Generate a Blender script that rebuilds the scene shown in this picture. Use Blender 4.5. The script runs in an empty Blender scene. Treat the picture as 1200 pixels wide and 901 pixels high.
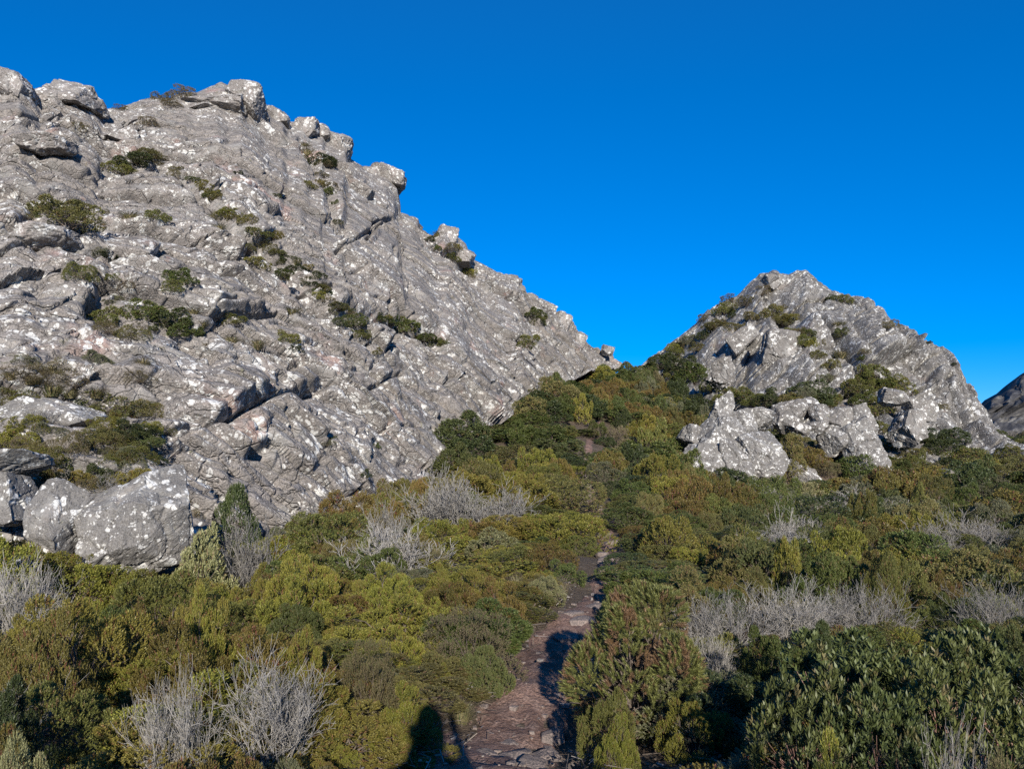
import bpy, math, random
import numpy as np
from mathutils import Vector, Matrix
from mathutils.bvhtree import BVHTree

# ------------------------------------------------------------------ camera, sky, sun, exposure
scene = bpy.context.scene
col = scene.collection
PITCH = math.radians(4.0)
FPX = 900.0
CAM = np.array([0.0, 0.0, 1.6])
cam_data = bpy.data.cameras.new('camera')
cam = bpy.data.objects.new('camera', cam_data)
col.objects.link(cam)
cam.location = CAM
cam.rotation_euler = (math.radians(90) + PITCH, 0, 0)
cam_data.sensor_width = 36.0
cam_data.lens = 36.0 * FPX / 1200.0
cam_data.clip_start = 0.05
cam_data.clip_end = 6000
scene.camera = cam

def ray(px, py):
    """direction through a photo pixel, scaled so that its forward (world y) component is 1"""
    u = (np.asarray(px, float) - 600.0) / FPX
    v = -(np.asarray(py, float) - 450.5) / FPX
    cp, sp = math.cos(PITCH), math.sin(PITCH)
    y = cp - v * sp
    z = sp + v * cp
    return np.stack([u / y, np.ones_like(u), z / y], -1)

def at(px, py, Y):
    return CAM + ray(px, py) * np.asarray(Y, float)[..., None]

anti = ray(492, 852); anti = anti / np.linalg.norm(anti)         # the photographer's shadow lies here
SUN = -anti
sun_el = math.asin(SUN[2]); sun_az = math.atan2(SUN[0], SUN[1])
world = bpy.data.worlds.new('World'); scene.world = world; world.use_nodes = True
nt = world.node_tree; nt.nodes.clear()
sky = nt.nodes.new('ShaderNodeTexSky'); sky.sky_type = 'NISHITA'; sky.sun_disc = False
sky.sun_elevation = sun_el; sky.sun_rotation = sun_az
sky.altitude = 9000; sky.air_density = 2.0; sky.dust_density = 0.0; sky.ozone_density = 10.0
hs = nt.nodes.new('ShaderNodeHueSaturation'); hs.inputs['Saturation'].default_value = 1.19; hs.inputs['Value'].default_value = 1.12; hs.inputs['Hue'].default_value = 0.504
bg = nt.nodes.new('ShaderNodeBackground'); bg.inputs['Strength'].default_value = 0.15
wo = nt.nodes.new('ShaderNodeOutputWorld')
gm = nt.nodes.new('ShaderNodeGamma'); gm.inputs[1].default_value = 0.75
nt.links.new(sky.outputs[0], gm.inputs[0]); nt.links.new(gm.outputs[0], hs.inputs['Color']); nt.links.new(hs.outputs[0], bg.inputs[0]); nt.links.new(bg.outputs[0], wo.inputs[0])
sl = bpy.data.lights.new('sun', 'SUN'); sl.energy = 5.0; sl.angle = math.radians(0.53); sl.color = (1.0, 0.93, 0.83)
so = bpy.data.objects.new('sun', sl); col.objects.link(so)
so.rotation_euler = Vector(anti).to_track_quat('-Z', 'Y').to_euler()
so.location = (20, -60, 40)
scene.view_settings.view_transform = 'Standard'; scene.view_settings.look = 'None'
scene.view_settings.exposure = 0.56; scene.view_settings.gamma = 1.0; scene.view_settings.use_curve_mapping = False
scene.render.engine = 'CYCLES'
scene.cycles.use_denoising = False
scene.cycles.max_bounces = 5; scene.cycles.diffuse_bounces = 3; scene.cycles.glossy_bounces = 2
scene.cycles.transmission_bounces = 3; scene.cycles.transparent_max_bounces = 4

rnd = random.Random(7)

# ------------------------------------------------------------------ numpy noise
def _hash(ix, iy, iz, seed):
    h = (ix.astype(np.int64) * 374761393 + iy.astype(np.int64) * 668265263 + iz.astype(np.int64) * 2147483647 + seed * 974711) & 0xffffffff
    h = ((h ^ (h >> 13)) * 1274126177) & 0xffffffff
    h = ((h ^ (h >> 16)) * 2246822519) & 0xffffffff
    h = h ^ (h >> 15)
    return h & 0xffffff
def h01(ix, iy, iz, seed):
    return _hash(ix, iy, iz, seed) / float(0xffffff)
def vnoise(P, seed):
    I = np.floor(P); F = P - I; I = I.astype(np.int64)
    W = F * F * F * (F * (F * 6 - 15) + 10)
    r = 0
    for dx in (0, 1):
        wx = W[:, 0] if dx else 1 - W[:, 0]
        for dy in (0, 1):
            wy = W[:, 1] if dy else 1 - W[:, 1]
            for dz in (0, 1):
                wz = W[:, 2] if dz else 1 - W[:, 2]
                r = r + wx * wy * wz * h01(I[:, 0] + dx, I[:, 1] + dy, I[:, 2] + dz, seed)
    return r * 2 - 1
def fbm(P, seed, octv=4, gain=0.5):
    a, s, r = 1.0, 1.0, 0
    for o in range(octv):
        r = r + a * vnoise(P * s + 17.3 * o, seed + o); a *= gain; s *= 2.03
    return r
def voronoi(Q, seed, jit=0.85, second=False):
    I = np.floor(Q).astype(np.int64)
    n = len(Q)
    f1 = np.full(n, 9e9); f2 = np.full(n, 9e9); C = np.zeros((n, 3)); CI = np.zeros((n, 3), np.int64); C2 = np.zeros((n, 3)); CJ = np.zeros((n, 3), np.int64)
    for dx in (-1, 0, 1):
        for dy in (-1, 0, 1):
            for dz in (-1, 0, 1):
                J = I + (dx, dy, dz)
                c = np.stack([J[:, k] + 0.5 + jit * (h01(J[:, 0], J[:, 1], J[:, 2], seed + 11 * k) - 0.5) for k in range(3)], -1)
                d = ((Q - c) ** 2).sum(1)
                m1 = d < f1
                m2 = (~m1) & (d < f2)
                f2 = np.where(m1, f1, np.where(m2, d, f2)); C2 = np.where(m1[:, None], C, np.where(m2[:, None], c, C2)); CJ = np.where(m1[:, None], CI, np.where(m2[:, None], J, CJ))
                f1 = np.where(m1, d, f1); C = np.where(m1[:, None], c, C); CI = np.where(m1[:, None], J, CI)
    sep = np.maximum(1e-6, np.linalg.norm(C2 - C, axis=1))
    edge = (f2 - f1) / (2 * sep)
    return (C, CI, edge) if not second else (C, CI, edge, C2, CJ)
def sstep(a, b, x):
    t = np.clip((x - a) / (b - a), 0, 1); return t * t * (3 - 2 * t)

def rock_disp(P, E, scales, seed, blend=0.11, fine=1.0, grain=0.03):
    """jointed rock: per block an offset and a tilt, open cracks between some blocks, and rough grain.
    E: rows = joint axes.  scales: list of ((l1,l2,l3), amp, tilt, crack_depth, crack_width)"""
    D = np.zeros(len(P)); big = None; ddown = None
    for k, (L, amp, tilt, cd, cw) in enumerate(scales):
        L = np.array(L)
        W = np.stack([fbm(P / (L.mean() * 1.3), seed + 100 * k + 31 * j, 2) for j in range(3)], -1) * 0.22 * L.mean()
        Q = ((P + W) @ E.T) / L
        C, CI, edge, C2, CJ = voronoi(Q, seed + 1000 * k, 0.85, True)
        def plane(C, CI):
            r = [h01(CI[:, 0], CI[:, 1], CI[:, 2], seed + 50 + 7 * k + 13 * j) for j in range(4)]
            loc = (Q - C) * L
            return (r[0] - 0.5) * 2 * amp + loc[:, 0] * (r[1] - 0.5) * 2 * tilt + loc[:, 1] * (r[2] - 0.36) * 2 * tilt, r
        d1, r = plane(C, CI); d2, _r = plane(C2, CJ)
        em = edge * L.min()
        wt = 0.5 + 0.5 * sstep(0, blend, em)
        fw = fine if k else 1.0
        D += (d1 * wt + d2 * (1 - wt)) * fw
        gate = sstep(0.25, 0.55, r[3])
        D -= cd * gate * (1 - sstep(0, cw, em)) * fw
        if k == 0: big = CI
    D += 0.03 * fbm(P / 1.1, seed + 5, 3) + grain * fbm(P / 0.22, seed + 6, 3)
    return D, big

def brick_cells(a, b, La, Lb, seed):
    """beds of uneven thickness (along b) broken by uneven cross joints (along a): indices, local coordinates, distance to the nearest joint"""
    z = np.zeros_like(a, dtype=np.int64)
    def split(x, L, row, sd):
        i = np.floor(x / L).astype(np.int64)
        lo = (i + 0.38 * (h01(i, row, z, sd) * 2 - 1)) * L
        hi = (i + 1 + 0.38 * (h01(i + 1, row, z, sd) * 2 - 1)) * L
        dn = x < lo; up = x >= hi
        i2 = np.where(dn, i - 1, np.where(up, i + 1, i))
        lo2 = (i2 + 0.38 * (h01(i2, row, z, sd) * 2 - 1)) * L; hi2 = (i2 + 1 + 0.38 * (h01(i2 + 1, row, z, sd) * 2 - 1)) * L
        return i2, x - (lo2 + hi2) / 2, np.minimum(x - lo2, hi2 - x)
    j, lb, db = split(b, Lb, z, seed)
    sh = h01(j, z, z, seed + 3) * La
    sk = (h01(j, z, z, seed + 4) - 0.5) * 0.9
    i, la, da = split(a + sh + sk * lb, La, j, seed + 5)
    return i, j, la, lb, np.minimum(da, db)
def slab_disp(P, E, levels, vor_scale, seed, fine, grain):
    """bedded, jointed rock made of flat slabs"""
    D = np.zeros(len(P)); big = None; z = np.zeros(len(P), np.int64)
    for k, (La, Lb, amp, tilt, crack, cw, warp) in enumerate(levels):
        W = np.stack([fbm(P / (Lb * 2.2), seed + 100 * k + 31 * q, 3) for q in range(2)], -1) * warp * Lb
        a = P @ E[0] + W[:, 0]; b = P @ E[1] + W[:, 1]
        i, j, la, lb, dj = brick_cells(a, b, La, Lb, seed + 17 * k)
        r = [h01(i, j, z, seed + 200 + 9 * k + q) for q in range(5)]
        body = (r[0] - 0.5) * 2 * amp + la * (r[1] - 0.5) * 2 * tilt + lb * (r[2] - 0.34) * 2 * tilt
        sN = sstep(0, cw, dj)
        dep = crack * sstep(0.2, 0.9, r[3])
        fw = fine if k else 1.0
        D += (body * sN - dep * (1 - sN)) * fw
        if k == 0: big = np.stack([i, j, z], -1)
    L, amp, tilt, cd, cw = vor_scale
    d3, _ = rock_disp(P, E, [vor_scale], seed + 77, 0.10, 1.0, grain)
    return D + d3 * fine, big

# ------------------------------------------------------------------ object helpers
def mesh_np(name, V, F, mat=None, smooth=False, attr=None, quads=None):
    """V (n,3); F (m,k) index array, all faces of one size"""
    me = bpy.data.meshes.new(name)
    V = np.ascontiguousarray(V, np.float32); F = np.ascontiguousarray(F, np.int32)
    k = F.shape[1]
    me.vertices.add(len(V)); me.vertices.foreach_set('co', V.ravel())
    me.loops.add(F.size); me.loops.foreach_set('vertex_index', F.ravel())
    me.polygons.add(len(F))
    me.polygons.foreach_set('loop_start', np.arange(0, F.size, k, dtype=np.int32))
    me.polygons.foreach_set('loop_total', np.full(len(F), k, np.int32))
    me.polygons.foreach_set('use_smooth', np.full(len(F), smooth, bool))
    if attr is not None:
        a = me.attributes.new('rnd', 'FLOAT', 'POINT'); a.data.foreach_set('value', np.ascontiguousarray(attr, np.float32))
    me.update(calc_edges=True)
    if mat: me.materials.append(mat)
    return me
def obj(name, me, parent=None, loc=None):
    o = bpy.data.objects.new(name, me); col.objects.link(o)
    if parent is not None: o.parent = parent
    if loc is not None: o.location = loc
    return o
def tag(o, label=None, cat=None, group=None, kind=None):
    if label: o['label'] = label
    if cat: o['category'] = cat
    if group: o['group'] = group
    if kind: o['kind'] = kind
    return o
def compact(V, F):
    u, inv = np.unique(F, return_inverse=True)
    return V[u], inv.reshape(F.shape)

# ------------------------------------------------------------------ materials
def new_mat(name):
    m = bpy.data.materials.new(name); m.use_nodes = True
    t = m.node_tree; t.nodes.clear()
    return m, t, t.nodes, t.links
def N(t, typ, **kw):
    n = t.nodes.new(typ)
    for k, v in kw.items():
        if hasattr(n, k): setattr(n, k, v)
        else: n.inputs[k.replace('_', ' ')].default_value = v
    return n
def math_(t, op, a, b=None, c=None):
    n = t.nodes.new('ShaderNodeMath'); n.operation = op
    for i, x in enumerate((a, b, c)):
        if x is None: continue
        if isinstance(x, (int, float)): n.inputs[i].default_value = x
        else: t.links.new(x, n.inputs[i])
    return n.outputs[0]
def mixc(t, f, a, b, mode='MIX'):
    n = t.nodes.new('ShaderNodeMix'); n.data_type = 'RGBA'; n.blend_type = mode
    ins = [i for i in n.inputs if i.type == 'RGBA']
    if isinstance(f, (int, float)): n.inputs[0].default_value = f
    else: t.links.new(f, n.inputs[0])
    for s, x in zip(ins, (a, b)):
        if isinstance(x, tuple): s.default_value = (*x, 1)
        else: t.links.new(x, s)
    return [o for o in n.outputs if o.type == 'RGBA'][0]
def ramp(t, x, a, b):
    n = t.nodes.new('ShaderNodeMapRange'); n.interpolation_type = 'SMOOTHSTEP'
    t.links.new(x, n.inputs[0]); n.inputs[1].default_value = a; n.inputs[2].default_value = b
    return n.outputs[0]
def noise(t, co, scale, detail=3, rough=0.55):
    n = t.nodes.new('ShaderNodeTexNoise'); n.inputs['Scale'].default_value = scale; n.inputs['Detail'].default_value = detail
    n.inputs['Roughness'].default_value = rough; t.links.new(co, n.inputs['Vector']); return n.outputs[0]
def vor(t, co, scale, feat='F1', rand=1.0):
    n = t.nodes.new('ShaderNodeTexVoronoi'); n.feature = feat; n.inputs['Scale'].default_value = scale
    n.inputs['Randomness'].default_value = rand; t.links.new(co, n.inputs['Vector']); return n

def rock_material(name, base=(0.20, 0.19, 0.18), lichen=0.5, pink=0.5, sc=1.0, E=None, fine=1.0):
    m, t, ns, ls = new_mat(name)
    co = ns.new('ShaderNodeTexCoord').outputs['Object']
    wn = t.nodes.new('ShaderNodeTexNoise'); wn.inputs['Scale'].default_value = 2.2 / sc; ls.new(co, wn.inputs['Vector'])
    va = t.nodes.new('ShaderNodeVectorMath'); va.operation = 'MULTIPLY_ADD'
    ls.new(wn.outputs['Color'], va.inputs[0]); va.inputs[1].default_value = (0.35 * sc,) * 3; ls.new(co, va.inputs[2])
    wco = va.outputs[0]
    # base grey with broad patches and grain
    n1 = noise(t, co, 0.35, 3); n2 = noise(t, co, 3.0 / sc, 4); n3 = noise(t, co, 26 / sc, 3, 0.7)
    c = mixc(t, ramp(t, n1, 0.35, 0.65), tuple(x * 0.82 for x in base), tuple(x * 1.16 for x in base))
    c = mixc(t, ramp(t, n2, 0.30, 0.70), c, (base[0] * 1.35, base[1] * 1.33, base[2] * 1.30))
    d = ramp(t, n3, 0.36, 0.62)
    c = mixc(t, math_(t, 'MULTIPLY', math_(t, 'SUBTRACT', 1.0, d), 0.72), c, (0.07, 0.065, 0.06))
    # pinkish bare quartzite
    pk = ramp(t, noise(t, co, 0.55 / sc, 4), 0.60, 0.74)
    c = mixc(t, math_(t, 'MULTIPLY', pk, pink), c, (0.33, 0.225, 0.195))
    rs = ramp(t, noise(t, co, 1.3 / sc, 3), 0.68, 0.76)
    c = mixc(t, math_(t, 'MULTIPLY', rs, 0.5 * pink), c, (0.22, 0.10, 0.07))
    # dark lichen blotches
    dk = ramp(t, noise(t, wco, 1.6 / sc, 4, 0.65), 0.58, 0.70)
    c = mixc(t, math_(t, 'MULTIPLY', dk, 0.6), c, (0.085, 0.082, 0.08))
    # greenish lichen
    gr = ramp(t, noise(t, wco, 2.6 / sc, 4, 0.6), 0.66, 0.74)
    c = mixc(t, math_(t, 'MULTIPLY', gr, 0.45), c, (0.20, 0.20, 0.10))
    pl = ramp(t, noise(t, wco, 0.8 / sc, 5, 0.65), 0.50, 0.66)
    c = mixc(t, math_(t, 'MULTIPLY', pl, 0.35), c, (0.37, 0.36, 0.335))
    # white lichen: round thalli that merge, in drifts
    drift = ramp(t, noise(t, co, 0.28 / sc, 4, 0.6), 0.62 - 0.30 * lichen, 0.80 - 0.30 * lichen)
    tot = None
    for s, th, wgt in ((3.0 * fine, 0.38, 1.0), (6.0 * fine, 0.43, 0.95), (12.0 * fine, 0.44, 0.72)):
        v = vor(t, wco, s / sc)
        local = noise(t, co, s * 0.33 / sc, 2)
        rad = math_(t, 'MULTIPLY', math_(t, 'MULTIPLY', ramp(t, local, 0.38, 0.72), drift), th * 1.25)
        dd = math_(t, 'SUBTRACT', rad, v.outputs['Distance'])
        k = math_(t, 'MULTIPLY', ramp(t, dd, -0.03, 0.07), wgt)
        tot = k if tot is None else math_(t, 'MAXIMUM', tot, k)
    brk = ramp(t, noise(t, co, 14 / sc, 4, 0.75), 0.32, 0.54)
    tot = math_(t, 'MULTIPLY', tot, brk)
    c = mixc(t, tot, c, mixc(t, n2, (0.46, 0.455, 0.43), (0.74, 0.73, 0.69)))
    # bump
    bh = math_(t, 'ADD', math_(t, 'MULTIPLY', noise(t, co, 7 / sc, 6, 0.7), 0.8), math_(t, 'MULTIPLY', n3, 0.25))
    if E is not None:
        for L, wd, dp in (((1.6, 0.5, 1.2), 0.03, 1.2), ((0.5, 0.2, 0.4), 0.05, 0.4)):
            cb = t.nodes.new('ShaderNodeCombineXYZ')
            for k in range(3):
                dt = t.nodes.new('ShaderNodeVectorMath'); dt.operation = 'DOT_PRODUCT'; ls.new(wco, dt.inputs[0]); dt.inputs[1].default_value = tuple(E[k] / L[k])
                ls.new(dt.outputs['Value'], cb.inputs[k])
            v = vor(t, cb.outputs[0], 1.0, 'DISTANCE_TO_EDGE', 0.9)
            bh = math_(t, 'SUBTRACT', bh, math_(t, 'MULTIPLY', ramp(t, v.outputs['Distance'], wd, 0.0), dp))
            v2 = vor(t, cb.outputs[0], 1.0, 'F1', 0.9)
            sx = t.nodes.new('ShaderNodeSeparateColor'); ls.new(v2.outputs['Color'], sx.inputs[0])
            bh = math_(t, 'ADD', bh, math_(t, 'MULTIPLY', sx.outputs[0], dp * 0.25))
    bp = ns.new('ShaderNodeBump'); bp.inputs['Strength'].default_value = 0.75; bp.inputs['Distance'].default_value = (0.07 if E is not None else 0.09) * sc
    ls.new(bh, bp.inputs['Height'])
    b = ns.new('ShaderNodeBsdfPrincipled'); b.inputs['Roughness'].default_value = 0.88; b.inputs['Specular IOR Level'].default_value = 0.25
    ls.new(c, b.inputs['Base Color']); ls.new(bp.outputs[0], b.inputs['Normal'])
    o = ns.new('ShaderNodeOutputMaterial'); ls.new(b.outputs[0], o.inputs[0])
    return m

def soil_material(name, c1, c2, c3, sc=1.0, bump=0.03, crack=False):
    m, t, ns, ls = new_mat(name)
    co = ns.new('ShaderNodeTexCoord').outputs['Object']
    n1 = noise(t, co, 0.9 * sc, 4); n2 = noise(t, co, 9 * sc, 5, 0.7); n3 = noise(t, co, 55 * sc, 3, 0.7)
    c = mixc(t, ramp(t, n1, 0.35, 0.65), c1, c2)
    c = mixc(t, ramp(t, n2, 0.45, 0.70), c, c3)
    c = mixc(t, math_(t, 'MULTIPLY', ramp(t, n3, 0.60, 0.40), 0.6), c, tuple(x * 0.35 for x in c1))
    h = math_(t, 'ADD', n2, math_(t, 'MULTIPLY', n3, 0.4))
    if crack:
        h = math_(t, 'ADD', h, math_(t, 'MULTIPLY', noise(t, co, 22 * sc, 4, 0.7), 0.5))
    bp = ns.new('ShaderNodeBump'); bp.inputs['Strength'].default_value = 0.9; bp.inputs['Distance'].default_value = bump
    ls.new(h, bp.inputs['Height'])
    b = ns.new('ShaderNodeBsdfPrincipled'); b.inputs['Roughness'].default_value = 0.95; b.inputs['Specular IOR Level'].default_value = 0.15
    ls.new(c, b.inputs['Base Color']); ls.new(bp.outputs[0], b.inputs['Normal'])
    o = ns.new('ShaderNodeOutputMaterial'); ls.new(b.outputs[0], o.inputs[0])
    return m

def leaf_material(name, ca, cb, cc, rough=0.55, trans=0.22, spec=0.35, ccut=0.86, vary=0.35, cobj=None):
    """ca..cb by leaf; cc for the odd dead sprig; whole shrubs vary in value and, with cobj, in hue"""
    m, t, ns, ls = new_mat(name)
    at_ = ns.new('ShaderNodeAttribute'); at_.attribute_name = 'rnd'
    oi = ns.new('ShaderNodeObjectInfo')
    f = at_.outputs['Fac']
    c = mixc(t, f, ca, cb)
    if cobj:
        c = mixc(t, math_(t, 'MULTIPLY', ramp(t, oi.outputs['Random'], 0.35, 1.0), 0.75), c, mixc(t, f, tuple(x * 0.75 for x in cobj), cobj))
    c = mixc(t, ramp(t, f, ccut, ccut + 0.03), c, cc)
    r2 = math_(t, 'FRACT', math_(t, 'MULTIPLY', oi.outputs['Random'], 7.31))
    val = math_(t, 'MULTIPLY_ADD', r2, vary, 1.0 - vary * 0.5)
    hsv = ns.new('ShaderNodeHueSaturation'); ls.new(c, hsv.inputs['Color']); ls.new(val, hsv.inputs['Value'])
    r3 = math_(t, 'FRACT', math_(t, 'MULTIPLY', oi.outputs['Random'], 23.7))
    ls.new(math_(t, 'MULTIPLY_ADD', r3, 0.022, 0.488), hsv.inputs['Hue'])
    c = hsv.outputs[0]
    b = ns.new('ShaderNodeBsdfPrincipled'); b.inputs['Roughness'].default_value = rough; b.inputs['Specular IOR Level'].default_value = spec
    ls.new(c, b.inputs['Base Color'])
    tr = ns.new('ShaderNodeBsdfTranslucent'); ls.new(c, tr.inputs['Color'])
    mx = ns.new('ShaderNodeMixShader'); mx.inputs[0].default_value = trans
    ls.new(b.outputs[0], mx.inputs[1]); ls.new(tr.outputs[0], mx.inputs[2])
    o = ns.new('ShaderNodeOutputMaterial'); ls.new(mx.outputs[0], o.inputs[0])
    return m
def wood_material(name, ca, cb):
    m, t, ns, ls = new_mat(name)
    co = ns.new('ShaderNodeTexCoord').outputs['Object']
    oi = ns.new('ShaderNodeObjectInfo')
    c = mixc(t, ramp(t, noise(t, co, 14, 4, 0.7), 0.35, 0.65), ca, cb)
    hsv = ns.new('ShaderNodeHueSaturation'); ls.new(c, hsv.inputs['Color'])
    ls.new(math_(t, 'MULTIPLY_ADD', oi.outputs['Random'], 0.4, 0.8), hsv.inputs['Value'])
    b = ns.new('ShaderNodeBsdfPrincipled'); b.inputs['Roughness'].default_value = 0.85; b.inputs['Specular IOR Level'].default_value = 0.2
    ls.new(hsv.outputs[0], b.inputs['Base Color'])
    o = ns.new('ShaderNodeOutputMaterial'); ls.new(b.outputs[0], o.inputs[0])
    return m

M_ROCK1 = rock_material('quartzite_large', (0.215, 0.197, 0.183), 1.15, 0.6, 1.15)
M_ROCK2 = rock_material('quartzite_small', (0.175, 0.164, 0.152), 1.15, 0.22, 1.4)
M_ROCKB = rock_material('quartzite_boulder', (0.165, 0.157, 0.147), 1.6, 0.30, 0.6)
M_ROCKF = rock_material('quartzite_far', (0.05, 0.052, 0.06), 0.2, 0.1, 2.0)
M_SOIL = soil_material('heath_soil', (0.105, 0.078, 0.055), (0.155, 0.118, 0.085), (0.22, 0.18, 0.135), 1.0, 0.06)
M_PATH = soil_material('path_soil', (0.17, 0.105, 0.082), (0.27, 0.175, 0.14), (0.33, 0.23, 0.185), 1.0, 0.03, True)
M_PSTONE = rock_material('path_stone', (0.20, 0.16, 0.142), 0.25, 0.7, 0.35)
M = {
 'heath': leaf_material('heath_leaf', (0.085, 0.093, 0.015), (0.285, 0.272, 0.050), (0.22, 0.13, 0.05), 0.5, 0.25, 0.3, 0.92, 0.4, (0.25, 0.20, 0.05)),
 'olive': leaf_material('olive_leaf', (0.074, 0.082, 0.019), (0.205, 0.208, 0.055), (0.20, 0.13, 0.06), 0.55, 0.22, 0.3, 0.90, 0.4, (0.185, 0.16, 0.06)),
 'green': leaf_material('green_leaf', (0.048, 0.066, 0.014), (0.130, 0.155, 0.042), (0.15, 0.12, 0.05), 0.55, 0.22, 0.3, 0.95, 0.4, (0.12, 0.135, 0.05)),
 'spiky': leaf_material('spiky_leaf', (0.080, 0.100, 0.024), (0.250, 0.265, 0.085), (0.24, 0.16, 0.08), 0.5, 0.2, 0.4, 0.955, 0.1),
 'broad': leaf_material('broad_leaf', (0.042, 0.058, 0.015), (0.135, 0.155, 0.052), (0.16, 0.14, 0.06), 0.52, 0.18, 0.4, 0.97, 0.3),
 'cream': leaf_material('cream_leaf', (0.15, 0.15, 0.055), (0.31, 0.30, 0.15), (0.28, 0.21, 0.12), 0.6, 0.2, 0.3, 0.90, 0.3),
 'brown': leaf_material('brown_leaf', (0.105, 0.085, 0.040), (0.205, 0.170, 0.090), (0.13, 0.14, 0.05), 0.65, 0.2, 0.2, 0.80, 0.4, (0.165, 0.128, 0.082)),
 'grass': leaf_material('grass_blade', (0.17, 0.15, 0.07), (0.38, 0.32, 0.18), (0.12, 0.15, 0.05), 0.6, 0.25, 0.3, 0.85, 0.3),
}
M_DEAD = wood_material('dead_twig', (0.14, 0.13, 0.115), (0.34, 0.32, 0.29))
M_STEM = wood_material('live_stem', (0.075, 0.058, 0.044), (0.16, 0.13, 0.11))
M_RSTEM = wood_material('red_stem', (0.13, 0.065, 0.05), (0.24, 0.15, 0.12))

# ------------------------------------------------------------------ ground
PATHPX = [(585, 990, 3.0), (600, 901, 3.75), (612, 850, 4.4), (632, 795, 5.3), (643, 760, 6.05), (662, 735, 6.7), (690, 713, 7.4), (704, 690, 8.4),
          (712, 655, 10.6), (712, 622, 14.0), (701, 598, 17.5), (690, 572, 22.0), (686, 548, 28.0), (690, 515, 36.0), (700, 482, 47.0)]
ctrl = [(0, -12, 0.0), (-6, -6, 0.15), (6, -6, 0.0), (0, 0, 0), (0, 2, 0), (-2.5, 3, 0.0), (-4, 7, -0.42), (-7, 5, -0.3), (-3, 10, -0.55), (-5.5, 10, -0.8), (-1.5, 7, -0.12),
        (2.5, 3.5, -0.05), (5, 6, -0.25), (4, 10, -0.5), (8, 12, -0.75), (5, 16, -0.65), (9, 20, -0.95), (16, 20, -0.95), (10, 30, -1.4), (12, 30, -1.45), (20, 32, -1.2), (6, 26, -0.6),
        (9, 36, -1.2), (10, 40, -0.3), (14, 37, -1.3), (16, 44, 0.2), (24, 43, -0.5), (32, 45, -0.4), (40, 50, 0.0), (8, 48, 2.2), (10, 60, 4.4), (14, 70, 6.0), (20, 60, 3),
        (2.5, 45, 3.0), (5, 56, 4.5), (8, 66, 6.3), (11, 78, 7.9), (14, 92, 8.8), (-10, 40, 0.5), (-20, 45, 0), (-14, 62, 3), (-12, 26, -1.0), (-22, 30, -0.5), (-2, 25, -0.45), (0.5, 30, 0.7),
        (-11, 12, -0.85), (-6.5, 12, -0.85), (-4.2, 18, -0.9), (-3, 14, -0.75), (-5.5, 15, -0.9), (20, 95, 7), (0, 95, 7), (-30, 15, 0), (30, 12, -0.8), (-60, 40, 0), (60, 40, -0.5), (-40, -30, 1), (40, -30, 0), (30, 75, 2), (45, 70, 0)]
for px, py, Y in PATHPX[1:14]:
    p = at(px, py, Y); ctrl.append(tuple(p))
for px, py, Y in ((560, 492, 35), (640, 443, 52), (500, 545, 27)):
    p = at(px, py, Y); ctrl.append((p[0], p[1], p[2] - 1.1))
for px, py, Y in ((150, 628, 12.2), (120, 646, 11.6), (75, 634, 11.9), (5, 665, 10.7), (925, 528, 43), (955, 532, 43), (930, 560, 40.5), (985, 558, 41), (850, 560, 38.5), (1000, 552, 42.5), (1140, 565, 29.7)):
    p = at(px, py, Y); ctrl.append(tuple(p))
ctrl = np.array(ctrl, float)
A = np.linalg.norm(ctrl[:, None, :2] - ctrl[None, :, :2], axis=2)
A = -np.sqrt(A * A + 0.8) + np.eye(len(ctrl)) * -0.05
mz = ctrl[:, 2].mean()
wts = np.linalg.solve(A, ctrl[:, 2] - mz)
pathw = np.array([at(a, b, c) for a, b, c in PATHPX])
def path_dist(x, y):
    d = np.full(x.shape, 1e9)
    for a, b in zip(pathw[:-1, :2], pathw[1:, :2]):
        ab = b - a; t = np.clip(((x - a[0]) * ab[0] + (y - a[1]) * ab[1]) / (ab @ ab), 0, 1)
        d = np.minimum(d, np.hypot(x - a[0] - t * ab[0], y - a[1] - t * ab[1]))
    return d
def H(x, y):
    x = np.atleast_1d(np.asarray(x, float)); y = np.atleast_1d(np.asarray(y, float))
    sh = x.shape; xf = x.ravel(); yf = y.ravel(); z = np.full(xf.shape, mz)
    for (cx, cy, _), w in zip(ctrl, wts):
        z -= w * np.sqrt((xf - cx) ** 2 + (yf - cy) ** 2 + 0.8)
    r = np.hypot(xf, yf - 40)
    k = sstep(75, 200, r)
    z = z * (1 - k) + (-14.0 + 5 * fbm(np.stack([xf, yf, 0 * xf], -1) / 120, 71, 3)) * k
    P = np.stack([xf, yf, 0 * xf], -1)
    z = z + 0.06 * fbm(P / 1.5, 3, 3) * (1 - k)
    pd = path_dist(xf, yf)
    z = z - 0.10 * np.exp(-(pd / 0.55) ** 2)
    return z.reshape(sh)
gx = np.concatenate([-np.geomspace(2200, 26, 30), np.linspace(-25, 40, 181), np.geomspace(41, 2200, 30)])
gy = np.concatenate([-np.geomspace(1500, 13, 18), np.linspace(-12, 16, 150), np.linspace(16.4, 100, 170), np.geomspace(102, 2600, 34)])
def grid_faces(nx, ny):
    i = np.arange(nx - 1)[:, None] * ny + np.arange(ny - 1)[None]
    return np.stack([i, i + ny, i + ny + 1, i + 1], -1).reshape(-1, 4)
X, Yg = np.meshgrid(gx, gy, indexing='ij')
Zg = H(X, Yg)
GV = np.stack([X, Yg, Zg], -1).reshape(-1, 3)
ground = tag(obj('ground', mesh_np('ground', GV, grid_faces(len(gx), len(gy)), M_SOIL, True)), kind='structure')

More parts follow.
